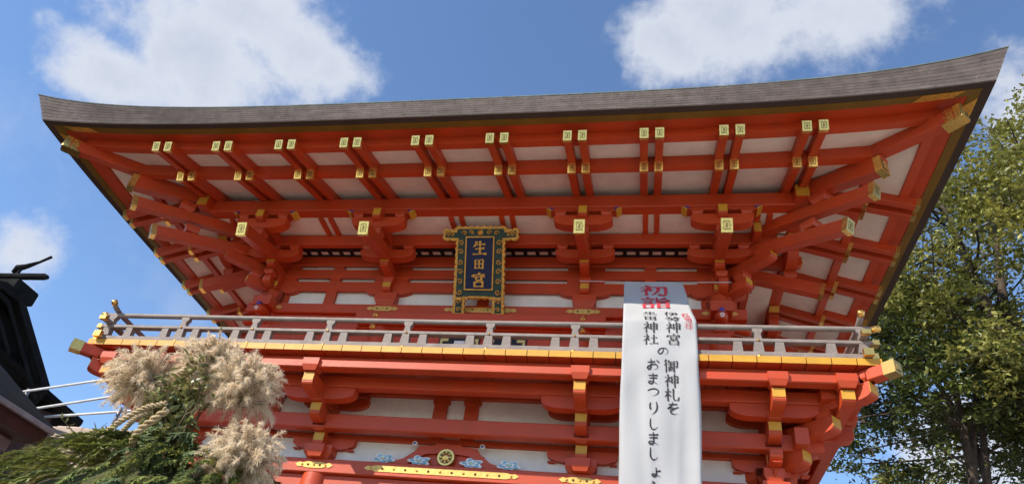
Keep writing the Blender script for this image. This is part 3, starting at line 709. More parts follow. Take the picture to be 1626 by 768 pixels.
# brush-written characters: strokes on a 100 x 100 cell (x right, y down); kana are smoothed curves
BRUSH = {
 '\u306e': [[(54,26),(50,48),(40,68),(28,76),(16,66),(16,46),(30,26),(52,18),(74,24),(86,44),(82,66),(64,84)]],
 '\u3064': [[(10,40),(36,28),(62,26),(82,38),(84,56),(70,72),(44,84)]],
 '\u3057': [[(32,8),(30,40),(32,66),(44,84),(62,84),(82,66)]],
 '\u308a': [[(30,14),(26,34),(28,58),(37,48)], [(66,10),(72,34),(70,60),(58,80),(38,96)]],
 '\u307e': [[(20,26),(82,23)], [(24,46),(78,43)], [(50,6),(52,40),(52,72),(44,86),(28,86),(22,76),(34,68),(54,74),(82,92)]],
 '\u304a': [[(14,34),(64,29)], [(36,8),(38,40),(36,74),(26,88),(14,78),(22,64),(46,50),(68,50),(80,62),(76,78),(56,90)], [(72,18),(90,34)]],
 '\u3087': [[(52,56),(78,52)], [(50,32),(52,60),(50,82),(38,90),(26,82),(36,74),(54,78),(78,92)]],
 '\u3092': [[(22,22),(78,17)], [(50,4),(38,32),(18,56),(36,46),(52,48),(54,66)], [(86,38),(58,52),(38,68),(36,84),(54,92),(84,90)]],
 '\u3046': [[(40,10),(62,18)], [(24,38),(50,28),(70,36),(72,56),(58,78),(34,96)]],
 '\u751f': [[(30,8),(24,26),(8,46)], [(26,30),(84,26)], [(22,56),(80,52)], [(52,6),(52,88)], [(6,91),(95,87)]],
 '\u7530': [[(18,18),(20,88)], [(18,20),(82,17),(80,88)], [(50,20),(50,82)], [(20,51),(80,49)], [(20,84),(80,83)]],
 '\u5bae': [[(50,2),(53,14)], [(16,16),(11,32)], [(16,20),(87,17),(79,31)], [(32,32),(34,52)], [(32,33),(70,30),(67,52)], [(34,52),(67,50)], [(50,52),(45,62)], [(24,64),(26,96)], [(24,65),(78,62),(76,96)], [(26,92),(76,91)]],
 '\u795e': [[(22,4),(31,14)], [(8,27),(38,23),(24,48),(5,66)], [(24,44),(24,98)], [(30,46),(42,57)], [(50,22),(52,68)], [(50,23),(90,20),(88,68)], [(52,44),(88,42)], [(52,64),(88,63)], [(70,3),(70,99)]],
 '\u793e': [[(22,4),(31,14)], [(8,27),(38,23),(24,48),(5,66)], [(24,44),(24,98)], [(30,46),(42,57)], [(52,41),(91,37)], [(70,10),(70,87)], [(44,91),(97,88)]],
 '\u672d': [[(8,33),(45,29)], [(26,5),(26,98)], [(26,34),(18,56),(5,73)], [(28,46),(43,62)], [(60,6),(60,70),(66,88),(88,88),(93,68)]],
 '\u4f0a': [[(28,5),(20,30),(5,53)], [(20,34),(20,98)], [(40,20),(84,17),(82,68)], [(34,43),(95,39)], [(40,66),(84,65)], [(62,20),(58,60),(36,96)]],
 '\u52e2': [[(10,16),(46,13)], [(8,32),(48,29)], [(28,5),(28,46)], [(8,49),(50,44)], [(68,3),(64,30),(51,49)], [(54,20),(80,17),(80,40),(95,44)], [(60,28),(72,38)], [(16,65),(80,60),(76,88),(66,97),(57,88)], [(48,50),(42,76),(14,99)]],
 '\u5fa1': [[(20,3),(5,23)], [(22,25),(5,49)], [(18,40),(18,98)], [(38,7),(31,22)], [(34,23),(59,19)], [(30,41),(62,37)], [(46,22),(46,78)], [(48,59),(60,57)], [(36,56),(36,82)], [(29,86),(63,76)], [(68,18),(90,15),(88,60),(79,57)], [(68,18),(68,99)]],
 '\u521d': [[(22,2),(32,13)], [(6,26),(40,21),(24,46),(4,64)], [(24,42),(24,98)], [(30,44),(43,57)], [(41,33),(31,43)], [(48,25),(92,21),(88,80),(78,95),(65,84)], [(68,24),(62,60),(40,96)]],
 '\u8a63': [[(22,3),(30,11)], [(5,21),(47,17)], [(12,35),(40,32)], [(12,49),(40,46)], [(12,61),(14,94)], [(12,62),(40,60),(38,94)], [(14,90),(38,89)], [(86,11),(72,20),(56,24)], [(56,5),(56,34),(62,42),(88,42),(93,30)], [(58,54),(58,97)], [(58,55),(88,52),(87,97)], [(58,73),(87,72)], [(58,92),(87,91)]],
}
def brush(ch, weight=1.):
    """ribbons of one character as (left, right) point lists in a unit cell centred on 0, y up"""
    kana = ord(ch) < 0x3100; out = []
    for st in BRUSH[ch]:
        runs = [st] if (kana and len(st) > 2) else None
        if runs is None:
            runs = []; cur = [st[0]]
            for i in range(1, len(st)):
                cur.append(st[i])
                if i < len(st)-1:
                    a = Vector(st[i])-Vector(st[i-1]); b = Vector(st[i+1])-Vector(st[i])
                    if a.angle(b) > 1.1: runs.append(cur); cur = [st[i]]
            runs.append(cur)
        for r in runs:
            P = [Vector(p) for p in r]; Q = []
            E_ = [P[0]*2-P[1]] + P + [P[-1]*2-P[-2]]; n = 6 if len(P) > 2 else 8
            for i in range(len(P)-1):
                p0, p1, p2, p3 = E_[i:i+4]
                for k in range(n):
                    t = k/n; Q.append(.5*((2*p1) + (p2-p0)*t + (2*p0-5*p1+4*p2-p3)*t*t + (3*p1-p0-3*p2+p3)*t**3))
            Q.append(P[-1]); d = P[-1]-P[0]; L_ = len(Q)-1; lf, rg = [], []
            for i, q in enumerate(Q):
                t = i/L_; tg = Q[min(i+1, L_)]-Q[max(i-1, 0)]; nr = Vector((-tg.y, tg.x)).normalized()
                if kana: w = (5.2 + 4.2*math.sin(min(1, t*1.25)*math.pi)**.8)*(1 if t < .8 else 1-(t-.8)*3.4) if len(r) > 2 else 5.5+4*t
                elif d.length < 19: w = 3 + 9*math.sin(min(1, t*.85)*math.pi*.62)                       # dot
                elif abs(d.y) < .32*abs(d.x): w = 6.2 - 3.0*math.sin(t*math.pi) + 3.2*max(0, t-.7)/.3    # level stroke
                elif d.x < -.3*abs(d.y) and d.y > 0: w = 10.5*(1-t)**.75 + 1.2                           # falling left
                elif d.x > .45*abs(d.y): w = 4 + 7*t                                                     # falling right
                else: w = 9.2 - 2.0*math.sin(t*math.pi)                                                  # upright
                w *= weight*.5; a = q+nr*w; b = q-nr*w
                lf.append(((a.x-50)/100, (50-a.y)/100)); rg.append(((b.x-50)/100, (50-b.y)/100))
            out.append((lf, rg))
    return out

# =================================================================== plaque
plq = thing('name_plaque', 'dark blue plaque with gold characters in a scalloped green and gold frame', 'plaque', (0, .23, 7.58))
tilt = math.atan2(.61, 1.08)
plq.rotation_euler = (tilt, 0, 0)          # local z runs up the board, local -y faces the visitor
def scallop(pts_, n_per=.10, amp=.022):
    out = []
    for (a, b) in zip(pts_, pts_[1:]+pts_[:1]):
        a = Vector(a); b = Vector(b); L_ = (b-a).length; k = max(1, round(L_/n_per)); nrm = Vector(((b-a).y, -(b-a).x)).normalized()
        for i in range(k*4):
            t = i/(k*4); out.append(tuple(a.lerp(b, t) + nrm*amp*abs(math.sin(t*k*math.pi))))
    return out
H_ = 1.42
outl = [(-.40, .0), (-.245, .0), (-.235, .26), (.235, .26), (.245, .0), (.40, .0), (.385, 1.20), (.60, 1.20), (.60, 1.37), (.42, 1.34), (.40, 1.40), (-.40, 1.40), (-.42, 1.34), (-.60, 1.37), (-.60, 1.20), (-.385, 1.20)]
m = MB(); m.prism((0, -.03, 0), (1,0,0), (0,0,1), (0,.06,0), scallop(outl)); part('frame', m, 'frame_gold', plq)
inn = [(-.37, .03), (-.27, .03), (-.265, .29), (.265, .29), (.27, .03), (.37, .03), (.355, 1.225), (.575, 1.235), (.575, 1.335), (.39, 1.31), (.37, 1.37), (-.37, 1.37), (-.39, 1.31), (-.575, 1.335), (-.575, 1.235), (-.355, 1.225)]
m = MB(); m.prism((0, -.038, 0), (1,0,0), (0,0,1), (0,.02,0), inn); part('frame_field', m, 'frame_green', plq)
# gold scrollwork
def curl(xc, zc, r, turns, sg, flip=1):
    return [(xc + sg*math.cos(q)*r*(1-q/(turns*6.6)), -.045, zc + flip*math.sin(q)*r*(1-q/(turns*6.6))) for q in [turns*6.28*i/16 for i in range(17)]]
for sg in (-1, 1):
    for z in (.36, .52, .68, .84, 1.0, 1.14): part('scroll', MB().tube(curl(sg*.31, z, .05, 1.3, sg, 1 if int(z*100) % 3 else -1), .009, 6), 'frame_gold', plq, True)
    for z in (.08, .2): part('scroll', MB().tube(curl(sg*.32, z, .04, 1.2, -sg), .009, 6), 'frame_gold', plq, True)
    for x, z in ((.14, 1.31), (.26, 1.30), (.46, 1.28), (.53, 1.28)): part('scroll', MB().tube(curl(sg*x, z, .042, 1.2, sg), .009, 6), 'frame_gold', plq, True)
    part('corner_fitting', MB().box(sg*.32-.055, sg*.32+.055, -.05, .0, .235, .275), 'frame_gold', plq)
part('scroll', MB().tube([(0, -.03, 1.31), (0, -.055, 1.31), (0, -.065, 1.31)], [.05, .045, .02], 16), 'frame_gold', plq, True)
part('lower_bar', MB().cbox(-.16, .16, -.06, .0, .255, .295, .008), 'frame_gold', plq)
m = MB()
for (x0, x1, z0, z1) in [(-.235, .235, .385, .405), (-.235, .235, 1.225, 1.245), (-.235, -.215, .405, 1.225), (.215, .235, .405, 1.225)]: m.box(x0, x1, -.062, -.02, z0, z1)
part('inner_border', m, 'frame_gold', plq)
part('name_panel', MB().box(-.22, .22, -.05, -.02, .39, 1.24), 'navy', plq)
for ch, z, sz in (('\u751f', 1.06, .25), ('\u7530', .805, .20), ('\u5bae', .55, .25)):
    m = MB()
    for k, (lf, rg) in enumerate(brush(ch, 1.75)):
        yf = -.058-.0007*k; n = len(lf)
        vs_ = [(a*sz, yf, z+b*sz) for a, b in lf] + [(a*sz, yf, z+b*sz) for a, b in rg] + [(a*sz, -.045, z+b*sz) for a, b in lf] + [(a*sz, -.045, z+b*sz) for a, b in rg]
        fs_ = [(i, i+1, n+i+1, n+i) for i in range(n-1)] + [(i+1, i, 2*n+i, 2*n+i+1) for i in range(n-1)] + [(n+i, n+i+1, 3*n+i+1, 3*n+i) for i in range(n-1)] + [(0, n, 3*n, 2*n), (n-1, 3*n-1, 4*n-1, 2*n-1)]
        m.add(vs_, fs_)
    part('character', m, 'frame_gold', plq)

# =================================================================== banner
ban = thing('cloth_banner', 'long white cloth banner with red and black characters hanging over the balcony rail', 'banner', (2.73, -1.17, 4.0))
BW = .457; B0 = Vector((2.73, -1.17, 4.0))
prof = [(-.42, 7.77), (-.875, 6.945), (-1.105, 6.655), (-1.165, 6.10), (-1.17, 5.9), (-1.17, 3.9)]   # (y, z) from the wire down over rail and plank edge
acc = [0.]
for a, b in zip(prof[:-1], prof[1:]): acc.append(acc[-1] + math.hypot(b[0]-a[0], b[1]-a[1]))
def ban_pt(u, s_, off=0.):
    for i in range(len(prof)-1):
        if s_ <= acc[i+1] or i == len(prof)-2:
            t = (s_-acc[i])/(acc[i+1]-acc[i]); y = prof[i][0]*(1-t)+prof[i+1][0]*t; z = prof[i][1]*(1-t)+prof[i+1][1]*t
            dy, dz = prof[i+1][0]-prof[i][0], prof[i+1][1]-prof[i][1]; l = math.hypot(dy, dz); ny, nz = dz/l, -dy/l
            break
    hang = max(0., min(1., (s_-acc[3])/.5))
    wv = hang*(.010*math.sin(u*9+s_*.7) + .012*math.sin(u*15-s_*2.2+1) + .008*math.sin(s_*5+u*6)) + .006*math.sin(u*11+s_*8)*(1-hang)
    edge = .012*math.sin(s_*3.1)*(1 if u > 0 else .6)*hang
    wv -= hang*.05*max(0, (abs(u)-.40)/.085)**2; wv += hang*(.016*math.exp(-((u+.27-.05*s_)/.05)**2) + .012*math.exp(-((u-.3+.03*s_)/.04)**2))
    tp = max(0., 1 - s_/acc[2]); return Vector((2.765 - .07*tp + u*(1-.095*tp) + edge*(u/BW), y+ny*(off+wv*.9), z+nz*(off+wv*.9))) - B0
m = MB(); NU, NS = 28, 120
for j in range(NS+1):
    for i in range(NU+1): m.v.append(tuple(ban_pt(-BW+2*BW*i/NU, acc[-1]*j/NS)))
for j in range(NS):
    for i in range(NU):
        a = j*(NU+1)+i; m.f.append((a, a+NU+1, a+NU+2, a+1)); m.mi.append(0)
cl = part('cloth', m, 'cloth', ban, True)
sol = cl.modifiers.new('thickness', 'SOLIDIFY'); sol.thickness = .003; sol.offset = -1
def bchar(ch, u, s_, wd, ht, mat_, bold):
    m = MB(); wd *= 1.06; ht *= 1.06
    if ch in BRUSH:
        for k, (lf, rg) in enumerate(brush(ch, 1.3 if mat_ == 'ink_red' else 1.3 if s_ < 1.35 else 1.08)):
            n = len(lf); o = .0065+.0005*k
            m.add([tuple(ban_pt(u + a*wd, max(.005, s_ - b*ht), o)) for a, b in lf+rg], [(i, i+1, n+i+1, n+i) for i in range(n-1)])
    else:
        v, f = glyph(ch, 1., -.012); m.add([tuple(ban_pt(u + a*wd, max(.005, s_ - b*ht), .0070)) for a, b, c in v], f)
    part('character', m, mat_, ban)
RED, BLK = 'ink_red', 'ink_black'
BCH = [('\u521d', -.01, .30, .41, .34, RED, .026), ('\u8a63', -.01, .69, .41, .34, RED, .022),
       ('\u4f0a', .17, 1.05, .21, .17, BLK, .008), ('\u52e2', .17, 1.245, .21, .17, BLK, .004), ('\u795e', .17, 1.43, .21, .19, BLK, .006), ('\u5bae', .17, 1.62, .21, .19, BLK, .006),
       ('\u751f', -.11, 1.05, .21, .17, BLK, .008), ('\u7530', -.11, 1.245, .21, .17, BLK, .006), ('\u795e', -.11, 1.43, .21, .19, BLK, .006), ('\u793e', -.11, 1.62, .21, .19, BLK, .006),
       ('\u306e', .04, 1.81, .17, .16, BLK, .004),
       ('\u5fa1', .135, 2.03, .21, .22, BLK, .006), ('\u795e', .135, 2.26, .21, .22, BLK, .006), ('\u672d', .135, 2.475, .21, .22, BLK, .008), ('\u3092', .145, 2.68, .20, .20, BLK, .010),
       ('\u304a', -0.080, 2.02, .21, .22, BLK, .010), ('\u307e', -0.080, 2.245, .20, .21, BLK, .010), ('\u3064', -0.075, 2.45, .19, .20, BLK, .010), ('\u308a', -0.070, 2.69, .20, .23, BLK, .010),
       ('\u3057', -0.075, 2.93, .19, .21, BLK, .010), ('\u307e', -0.075, 3.13, .20, .21, BLK, .010), ('\u3057', -0.075, 3.34, .19, .21, BLK, .010), ('\u3087', -0.045, 3.55, .21, .21, BLK, .012), ('\u3046', -0.075, 3.78, .20, .21, BLK, .010)]
BCH = [(c[0], c[1], c[2], c[3]*(1 if c[5] == RED else .9), c[4]*(1 if c[5] == RED else .9), c[5], c[6]) if c[2] < 1.9 else (c[0], c[1], 1.90+(c[2]-1.90)*.875, c[3]*.82, c[4]*.80, c[5], c[6]) for c in BCH]
for c in BCH: bchar(*c)
for i, ch in enumerate('\u304a\u4f0a\u52e2\u69d8'): bchar(ch, .345+.006*i, 1.06+i*.115, .10, .11, RED, .0)
part('hanging_cord', MB().tube([(-1.1, .745, 3.775), (-.4, .742, 3.757), (.4, .742, 3.757), (1.05, .745, 3.772)], .007, 6), 'wire', ban, True)

# =================================================================== hall behind, left
HALL_RZ = math.atan2(.783, .622); HALL_O = Vector((-17.6, 8.9, 0))
hall = thing('shrine_hall', 'dark gabled shrine hall roof with a ridge log, at the far left behind the gate', 'hall', HALL_O, rz=HALL_RZ)
UM = -1.7                                            # gable axis in the hall's own coordinates (x along the gable, y into the hall)
def slope(pk, side, y0, y1, th):
    m = MB(); n = len(pk)
    for (x, z) in pk:
        for y in (y0, y1):
            m.v.append((UM+side*(x-UM), y, z)); m.v.append((UM+side*(x-UM), y, z-th))
    for i in range(n-1):
        a = 4*i; m.f += [(a, a+2, a+6, a+4), (a+1, a+5, a+7, a+3), (a, a+4, a+5, a+1), (a+2, a+3, a+7, a+6)]; m.mi += [0]*4
    m.f.append((0, 1, 3, 2)); m.mi.append(0); e = 4*(n-1); m.f.append((e, e+2, e+3, e+1)); m.mi.append(0); return m
pk = [(-1.7, 13.5), (-1.13, 13.33), (-.07, 12.0), (.98, 10.69)]
pl_ = [(-1.7, 11.88), (.4, 11.03), (2.44, 10.21)]
for sd in (1, -1):
    part('roof_slope', slope(pk, sd, 0, 7, .30), 'dark_roof', hall); part('lower_roof', slope(pl_, sd, .6, 7.5, .16), 'dark_roof', hall)
    bb = [(x-.22*(i > 0), z-.36) for i, (x, z) in enumerate(pk)]; part('bargeboard', slope(bb, sd, .10, .22, .16), 'dark_roof', hall)
    bb = [(x-.45*(i > 0), z-.62) for i, (x, z) in enumerate(pk[:-1])]; part('bargeboard', slope(bb, sd, .25, .35, .14), 'dark_roof', hall)
m = MB(); m.prism((0, .9, 0), (1,0,0), (0,0,1), (0,.2,0), [(UM-1.9, 10.9), (UM+1.9, 10.9), (-.9, 12.5), (UM, 13.2), (UM*2+.9, 12.5)]); part('gable_wall', m, 'dark_roof', hall)
m = MB(); m.box(UM-3.3, UM+3.3, 1.3, 7, 0, 10.3); part('hall_wall', m, 'dark_red_wood', hall)
def w2l(mb):
    c, s_ = math.cos(-HALL_RZ), math.sin(-HALL_RZ)
    mb.v = [((x-HALL_O.x)*c - (y-HALL_O.y)*s_, (x-HALL_O.x)*s_ + (y-HALL_O.y)*c, z) for x, y, z in mb.v]; return mb
m = MB(); m.tube([(-22.5, 7.9, 13.98), (-17.75, 7.9, 13.98), (-17.62, 7.9, 13.95)], [.12, .12, .08], 12); part('ridge_log', w2l(m), 'dark_roof', hall)
m = MB(); m.cbox(-20.0, -18.6, 7.8, 8.8, 13.3, 13.85, .05); part('ridge_block', w2l(m), 'dark_roof', hall)
m = MB(); m.tube([(-19.15, 7.9, 14.15), (-19.05, 7.9, 14.35), (-18.75, 7.9, 14.42), (-18.3, 7.9, 14.62), (-17.95, 7.9, 14.85)], [.06, .12, .09, .045, .05], 8); m.tube([(-18.9, 7.9, 14.1), (-18.9, 7.9, 14.4)], .05, 6); part('ridge_ornament', w2l(m), 'dark_roof', hall)

# =================================================================== side building, near left
sb = thing('side_corridor', 'dark red side corridor with a grey gutter along its eave, at the left edge', 'building', (-11, 1, 0))
def sbp(name, mb, mats): mb.v = [(x+11, y-1, z) for x, y, z in mb.v]; return part(name, mb, mats, sb)
sbp('gutter', MB().cbox(-8.06, -7.98, -8, 1.78, 5.82, 5.92, .01), 'grey_metal')
sbp('fascia', MB().box(-8.20, -8.07, -8, 1.74, 5.60, 5.90), 'dark_red_wood')
sbp('soffit', MB().box(-9.2, -8.2, -8, 1.72, 5.62, 5.70), 'dark_red_wood')
sbp('eave_beam', MB().cbox(-8.75, -8.60, -8, 1.60, 5.40, 5.62, .01), 'grey_plaster')
sbp('wall_band', MB().box(-9.3, -9.2, -8, 1.5, 4.9, 5.62), 'grey_plaster')
sbp('wall', MB().box(-13.0, -9.25, -8, 1.45, 0, 5.6), 'dark_red_wood')
m = MB(); m.add([(-8.0,-8,5.93),(-8.0,1.8,5.93),(-11.2,1.8,8.0),(-11.2,-8,8.0),(-14.2,-8,5.93),(-14.2,1.8,5.93)], [(0,1,2,3),(3,2,5,4)]); m.add([(-8.0,1.79,5.9),(-11.2,1.79,7.97),(-14.2,1.79,5.9)], [(0,1,2)]); sbp('roof', m, 'dark_roof')
# low beige wall top seen beyond the decoration
wl = thing('coping_wall', 'low beige stone coped wall beyond the cedar mound, below the white pipes', 'wall', (-7.6, 2.6, 0))
part('wall', MB().box(-1.6, 2.4, -.12, .22, 0, 6.0), 'beige_stone', wl)
for i in range(7):
    x0 = -1.6+i*.58; part('coping_stone', MB().cbox(x0+.004, x0+.572, -.22, .32, 6.0+random.uniform(0, .012), 6.27+random.uniform(-.012, .012), .03), 'beige_stone', wl)
# white pipes of a handrail
pr = thing('pipe_railing', 'white metal pipe railing running from the dark corridor towards the gate', 'railing', (-8.2, 1.9, 5.9))
for a, b in [((-9.8, 2.26, 6.88), (-6.9, 1.45, 6.88)), ((-9.6, 2.3, 6.492), (-6.4, 1.31, 6.492)), ((-9.1, 2.27, 6.367), (-6.5, 1.73, 6.367))]:
    a = Vector(a)-Vector((-8.2, 1.9, 5.9)); b = Vector(b)-Vector((-8.2, 1.9, 5.9)); b = b + (b-a).normalized()*1.3; part('pipe', MB().tube([a, b], .024, 10), 'white_pipe', pr, True)
for x, y, z in ((-9.5, 2.2, 6.93), (-6.85, 1.75, 6.42)):
    part('pipe_post', MB().tube([(x+8.2, y-1.9, -.2 if x < -9 else .1), (x+8.2, y-1.9, z-5.9)], .035, 8), 'grey_metal', pr, True)

# =================================================================== trees
def tree(name, label, base, top_h, crown_c, crown_r, nleaf, lsize, mat_, seed, trunk_r=.3, lean=(0, 0), forks=3, clumps=60, group='trees behind the gate'):
    rnd = random.Random(seed); t = thing(name, label, 'tree', base, group); B = Vector(base)
    C_ = Vector(crown_c)-B; tr = MB()
    def limb(p, q, r0, r1, bend=.12, n=6):
        pts = []; ax = Vector((rnd.uniform(-1, 1), rnd.uniform(-1, 1), rnd.uniform(-.2, .4)))*bend*(q-p).length
        for i in range(n+1):
            u = i/n; pts.append(p.lerp(q, u) + ax*math.sin(u*math.pi))
        tr.tube(pts, [r0+(r1-r0)*i/n for i in range(n+1)], 7, caps=False); return pts
    fork = Vector((lean[0]*.5, lean[1]*.5, top_h*.36))
    limb(Vector((0, 0, -.2)), fork, trunk_r, trunk_r*.75, .03)
    cl = []
    for i in range(clumps):
        while True:
            d = Vector((rnd.uniform(-1, 1), rnd.uniform(-1, 1), rnd.uniform(-1, 1)))
            if d.length < 1: break
        d = d.normalized()*(d.length**.55)
        c = C_ + Vector((d.x*crown_r[0], d.y*crown_r[1], d.z*crown_r[2])); cl.append((c, rnd.uniform(.75, 1.45)*min(crown_r)*.21))
    mains = []
    for i in range(forks):
        q = C_ + Vector((rnd.uniform(-.5, .5)*crown_r[0], rnd.uniform(-.5, .5)*crown_r[1], rnd.uniform(.1, .7)*crown_r[2])); mains.append(limb(fork, q, trunk_r*.62, trunk_r*.12, .10, 9))
    for c, r in cl:
        mp = min((p for mm in mains for p in mm[2:]), key=lambda p: (p-c).length + max(0, p.z-c.z)*.6); pp = limb(mp, c, trunk_r*.12, .015, .15, 4)
        for k in range(4):
            e = c + Vector((rnd.gauss(0, 1), rnd.gauss(0, 1), rnd.gauss(0, .7)))*r*.6; tr.tube([c.lerp(mp, .2), e], [.018, .006], 4, caps=False)
    part('trunk', tr, 'bark', t, True)
    lv = MB(); per = nleaf//clumps
    for c, r in cl:
        sub = [(c + Vector((rnd.gauss(0, 1), rnd.gauss(0, 1), rnd.gauss(0, .75)))*r*.62) for k in range(9)]
        for k in range(per):
            s0 = sub[k % 9]; o = Vector((rnd.gauss(0, 1), rnd.gauss(0, 1), rnd.gauss(0, .7))); p = s0 + o*r*.24
            L_ = lsize*rnd.uniform(.65, 1.35); a = Vector((rnd.gauss(0, 1), rnd.gauss(0, 1), rnd.gauss(-.25, .6))).normalized()
            n_ = Vector((rnd.gauss(0, .8), rnd.gauss(0, .8), 1)).normalized(); s2 = a.cross(n_)
            if s2.length < 1e-3: continue
            s2.normalize(); n2 = s2.cross(a); w_ = L_*.25
            lv.add([p, p+a*L_*.5+s2*w_+n2*w_*.35, p+a*L_, p+a*L_*.5-s2*w_+n2*w_*.35], [(0, 1, 2), (0, 2, 3)])
    o = part('crown', lv, mat_, t); return t
tree('evergreen_tree', 'tall broadleaf evergreen tree with the highest crown, right of the gate roof', (10.6, 6.5, 0), 17.5, (12.4, 6.8, 13.6), (4.9, 3.4, 4.7), 66000, .14, 'leaf_yellow', 5, .33, (.4, .3), 5, 135)
tree('evergreen_tree', 'dark leaning evergreen tree whose trunk shows below the balcony corner', (9.2, 7.6, 0), 13, (9.3, 7.9, 10.9), (2.7, 2.3, 2.6), 24000, .13, 'leaf', 9, .24, (.3, .2), 4, 60)
tree('evergreen_tree', 'slender-trunked evergreen tree at the right edge beside the leaning one', (10.6, 8.2, 0), 14, (12.6, 8.4, 11.6), (2.6, 2.6, 2.3), 9000, .12, 'leaf', 14, .22, (-.9, .1), 3, 46)
tree('low_tree', 'low yellow-green tree far below the eave corner at the right', (13.5, 19, 0), 11, (13.6, 19.5, 10.2), (6.5, 3, 3.0), 22000, .20, 'leaf_yellow', 21, .25, (0, 0), 4, 60)
# roof edge at the lower right corner
rr = thing('neighbour_roof', 'pale grey roof edge of a neighbouring building in the lower right corner', 'building', (13, 10, 0))
m = MB(); m.prism((0, -.6, 0), (1,0,0), (0,0,1), (0,5,0), [(-2.3, 8.55), (6, 10.4), (6, 10.65), (-2.3, 8.8)]); part('roof', m, 'grey_metal', rr)
part('wall', MB().box(-1.4, 6, .2, 4, 0, 8.6), 'grey_plaster', rr)

# =================================================================== cedar mound with pampas
mound = thing('cedar_mound', 'mound of cut cedar boughs in front of the gate at the lower left', 'decoration', (-.62, -4.22, 0))
rnd = random.Random(3)
def mound_pt(phi, q):      # q 0 top .. 1 foot
    r = 1.55*math.sin(min(1, q*1.02)*math.pi/2)**.9; z = 3.24*math.cos(q*math.pi/2)**.55
    return Vector((math.cos(phi)*r, math.sin(phi)*r, z))
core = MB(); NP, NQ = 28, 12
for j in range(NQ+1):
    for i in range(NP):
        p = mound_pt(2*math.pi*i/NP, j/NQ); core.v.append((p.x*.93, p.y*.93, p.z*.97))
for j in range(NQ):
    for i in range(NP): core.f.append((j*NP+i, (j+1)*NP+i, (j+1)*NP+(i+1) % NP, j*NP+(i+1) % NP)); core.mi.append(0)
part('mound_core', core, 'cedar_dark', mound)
def bough(mb, p, dirv, nrm, L_, dens, wid):
    """a drooping frond: a spine with many short needles slanting forward"""
    dirv = dirv.normalized(); sd = dirv.cross(nrm).normalized(); prev = p
    for i in range(dens):
        u = (i+rnd.random())/dens; sp = p + dirv*L_*u + nrm*(.10*math.sin(u*2.2) - .12*u*u)
        sgn = rnd.choice((-1, 1)); w_ = wid*(1-u*.75)*rnd.uniform(.5, 1.1)
        d = (dirv*rnd.uniform(.7, 1.2) + sd*sgn*rnd.uniform(.3, .9) + nrm*rnd.uniform(-.2, .55)).normalized()
        e = sp + d*w_; t_ = d.cross(nrm).normalized()*rnd.uniform(.003, .0055)
        mb.add([sp-t_*.6, sp+t_*.6, sp.lerp(e, .6)+t_, e, sp.lerp(e, .6)-t_], [(0, 1, 2, 3, 4)])
nb = 0
for i in range(300):
    q = rnd.uniform(.04, .52); phi = rnd.uniform(-math.pi, math.pi*.12)       # the half that faces the path
    p = mound_pt(phi, q); p2 = mound_pt(phi+.02, q+.08); dn = (p2-p).normalized()
    nrm = Vector((p.x*.5, p.y*.5, 1.2)).normalized(); dn = (dn + Vector((-.45, 0, 0)) + Vector((rnd.gauss(0, .2), rnd.gauss(0, .2), 0))).normalized()
    b = MB(); bough(b, p+nrm*rnd.uniform(-.02, .05), dn, nrm, rnd.uniform(.26, .48), 190, .075); part('cedar_bough', b, 'cedar' if rnd.random() < .85 else 'cedar_blue', mound)
# drooping olive tuft of fresh cedar on the top right
for i in range(40):
    p = Vector((.17, -.52, 3.16)) + Vector((rnd.gauss(0, .09), rnd.gauss(0, .09), rnd.gauss(0, .07))); b = MB()
    bough(b, p, Vector((rnd.gauss(.0, .6), -.5, -.9)), Vector((0, -.75, .6)), .24, 80, .10); part('cedar_bough', b, 'cedar_blue', mound)
def pampas(label, c, r, seed, dirv=(0, -.1, 1)):
    rnd = random.Random(seed); c = Vector(c); o = thing('pampas_cluster', label, 'pampas grass', c + Vector((0, .05, -r*1.6)), 'pampas plumes on the cedar mound'); off = Vector((0, -.05, r*1.6))
    st = MB(); pm = MB(); dirv = Vector(dirv).normalized()
    def rv(k=1.): return Vector((rnd.gauss(0, k), rnd.gauss(0, k), rnd.gauss(0, k)))
    for i in range(140):
        d = Vector((rnd.gauss(0, 1), rnd.gauss(-.25, 1), rnd.gauss(.30, .9))).normalized(); rr = r*rnd.uniform(.78, 1.0)
        a = off - dirv*r*.3 + rv(.03); b = off + d*rr*.72; e = off + d*rr + Vector((0, 0, -.22*r)) + rv(.018)
        st.tube([(0, 0, -.12), off - dirv*r*.6, a, b], [.006, .005, .004, .002], 4, caps=False)
        for k in range(130):
            u = rnd.uniform(.12, 1.); p = a*(1-u)**2 + b*2*u*(1-u) + e*u*u; tg = ((b-a)*(1-u) + (e-b)*u).normalized()
            L_ = r*rnd.uniform(.12, .27)*(1.15-.5*u); dd = (tg*rnd.uniform(.6, 1.4) + rv(.55)).normalized()
            m1 = p + dd*L_*.5 + rv(.003); f_ = p + dd*L_ + rv(.10)*L_ + Vector((0, 0, -.28))*L_
            t_ = dd.cross(rv()).normalized()*rnd.uniform(.0010, .0023)
            pm.add([p-t_, p+t_, m1+t_, m1-t_, f_], [(0, 1, 2, 3), (3, 2, 4)])
    part('stem', st, 'stem', o); part('plume', pm, 'plume', o)
pampas('large beige pampas plume cluster, upper right of the bunch, against the red brackets', (-.205, -4.63, 3.715), .30, 1)
pampas('rounded beige pampas plume cluster, lowest of the bunch', (.017, -4.683, 3.15), .285, 2)
pampas('beige pampas plume cluster at the left of the leafy spray', (-.97, -4.68, 3.72), .285, 3)
pampas('beige pampas plume cluster at the top behind the leafy spray', (-.53, -4.60, 3.87), .285, 4)
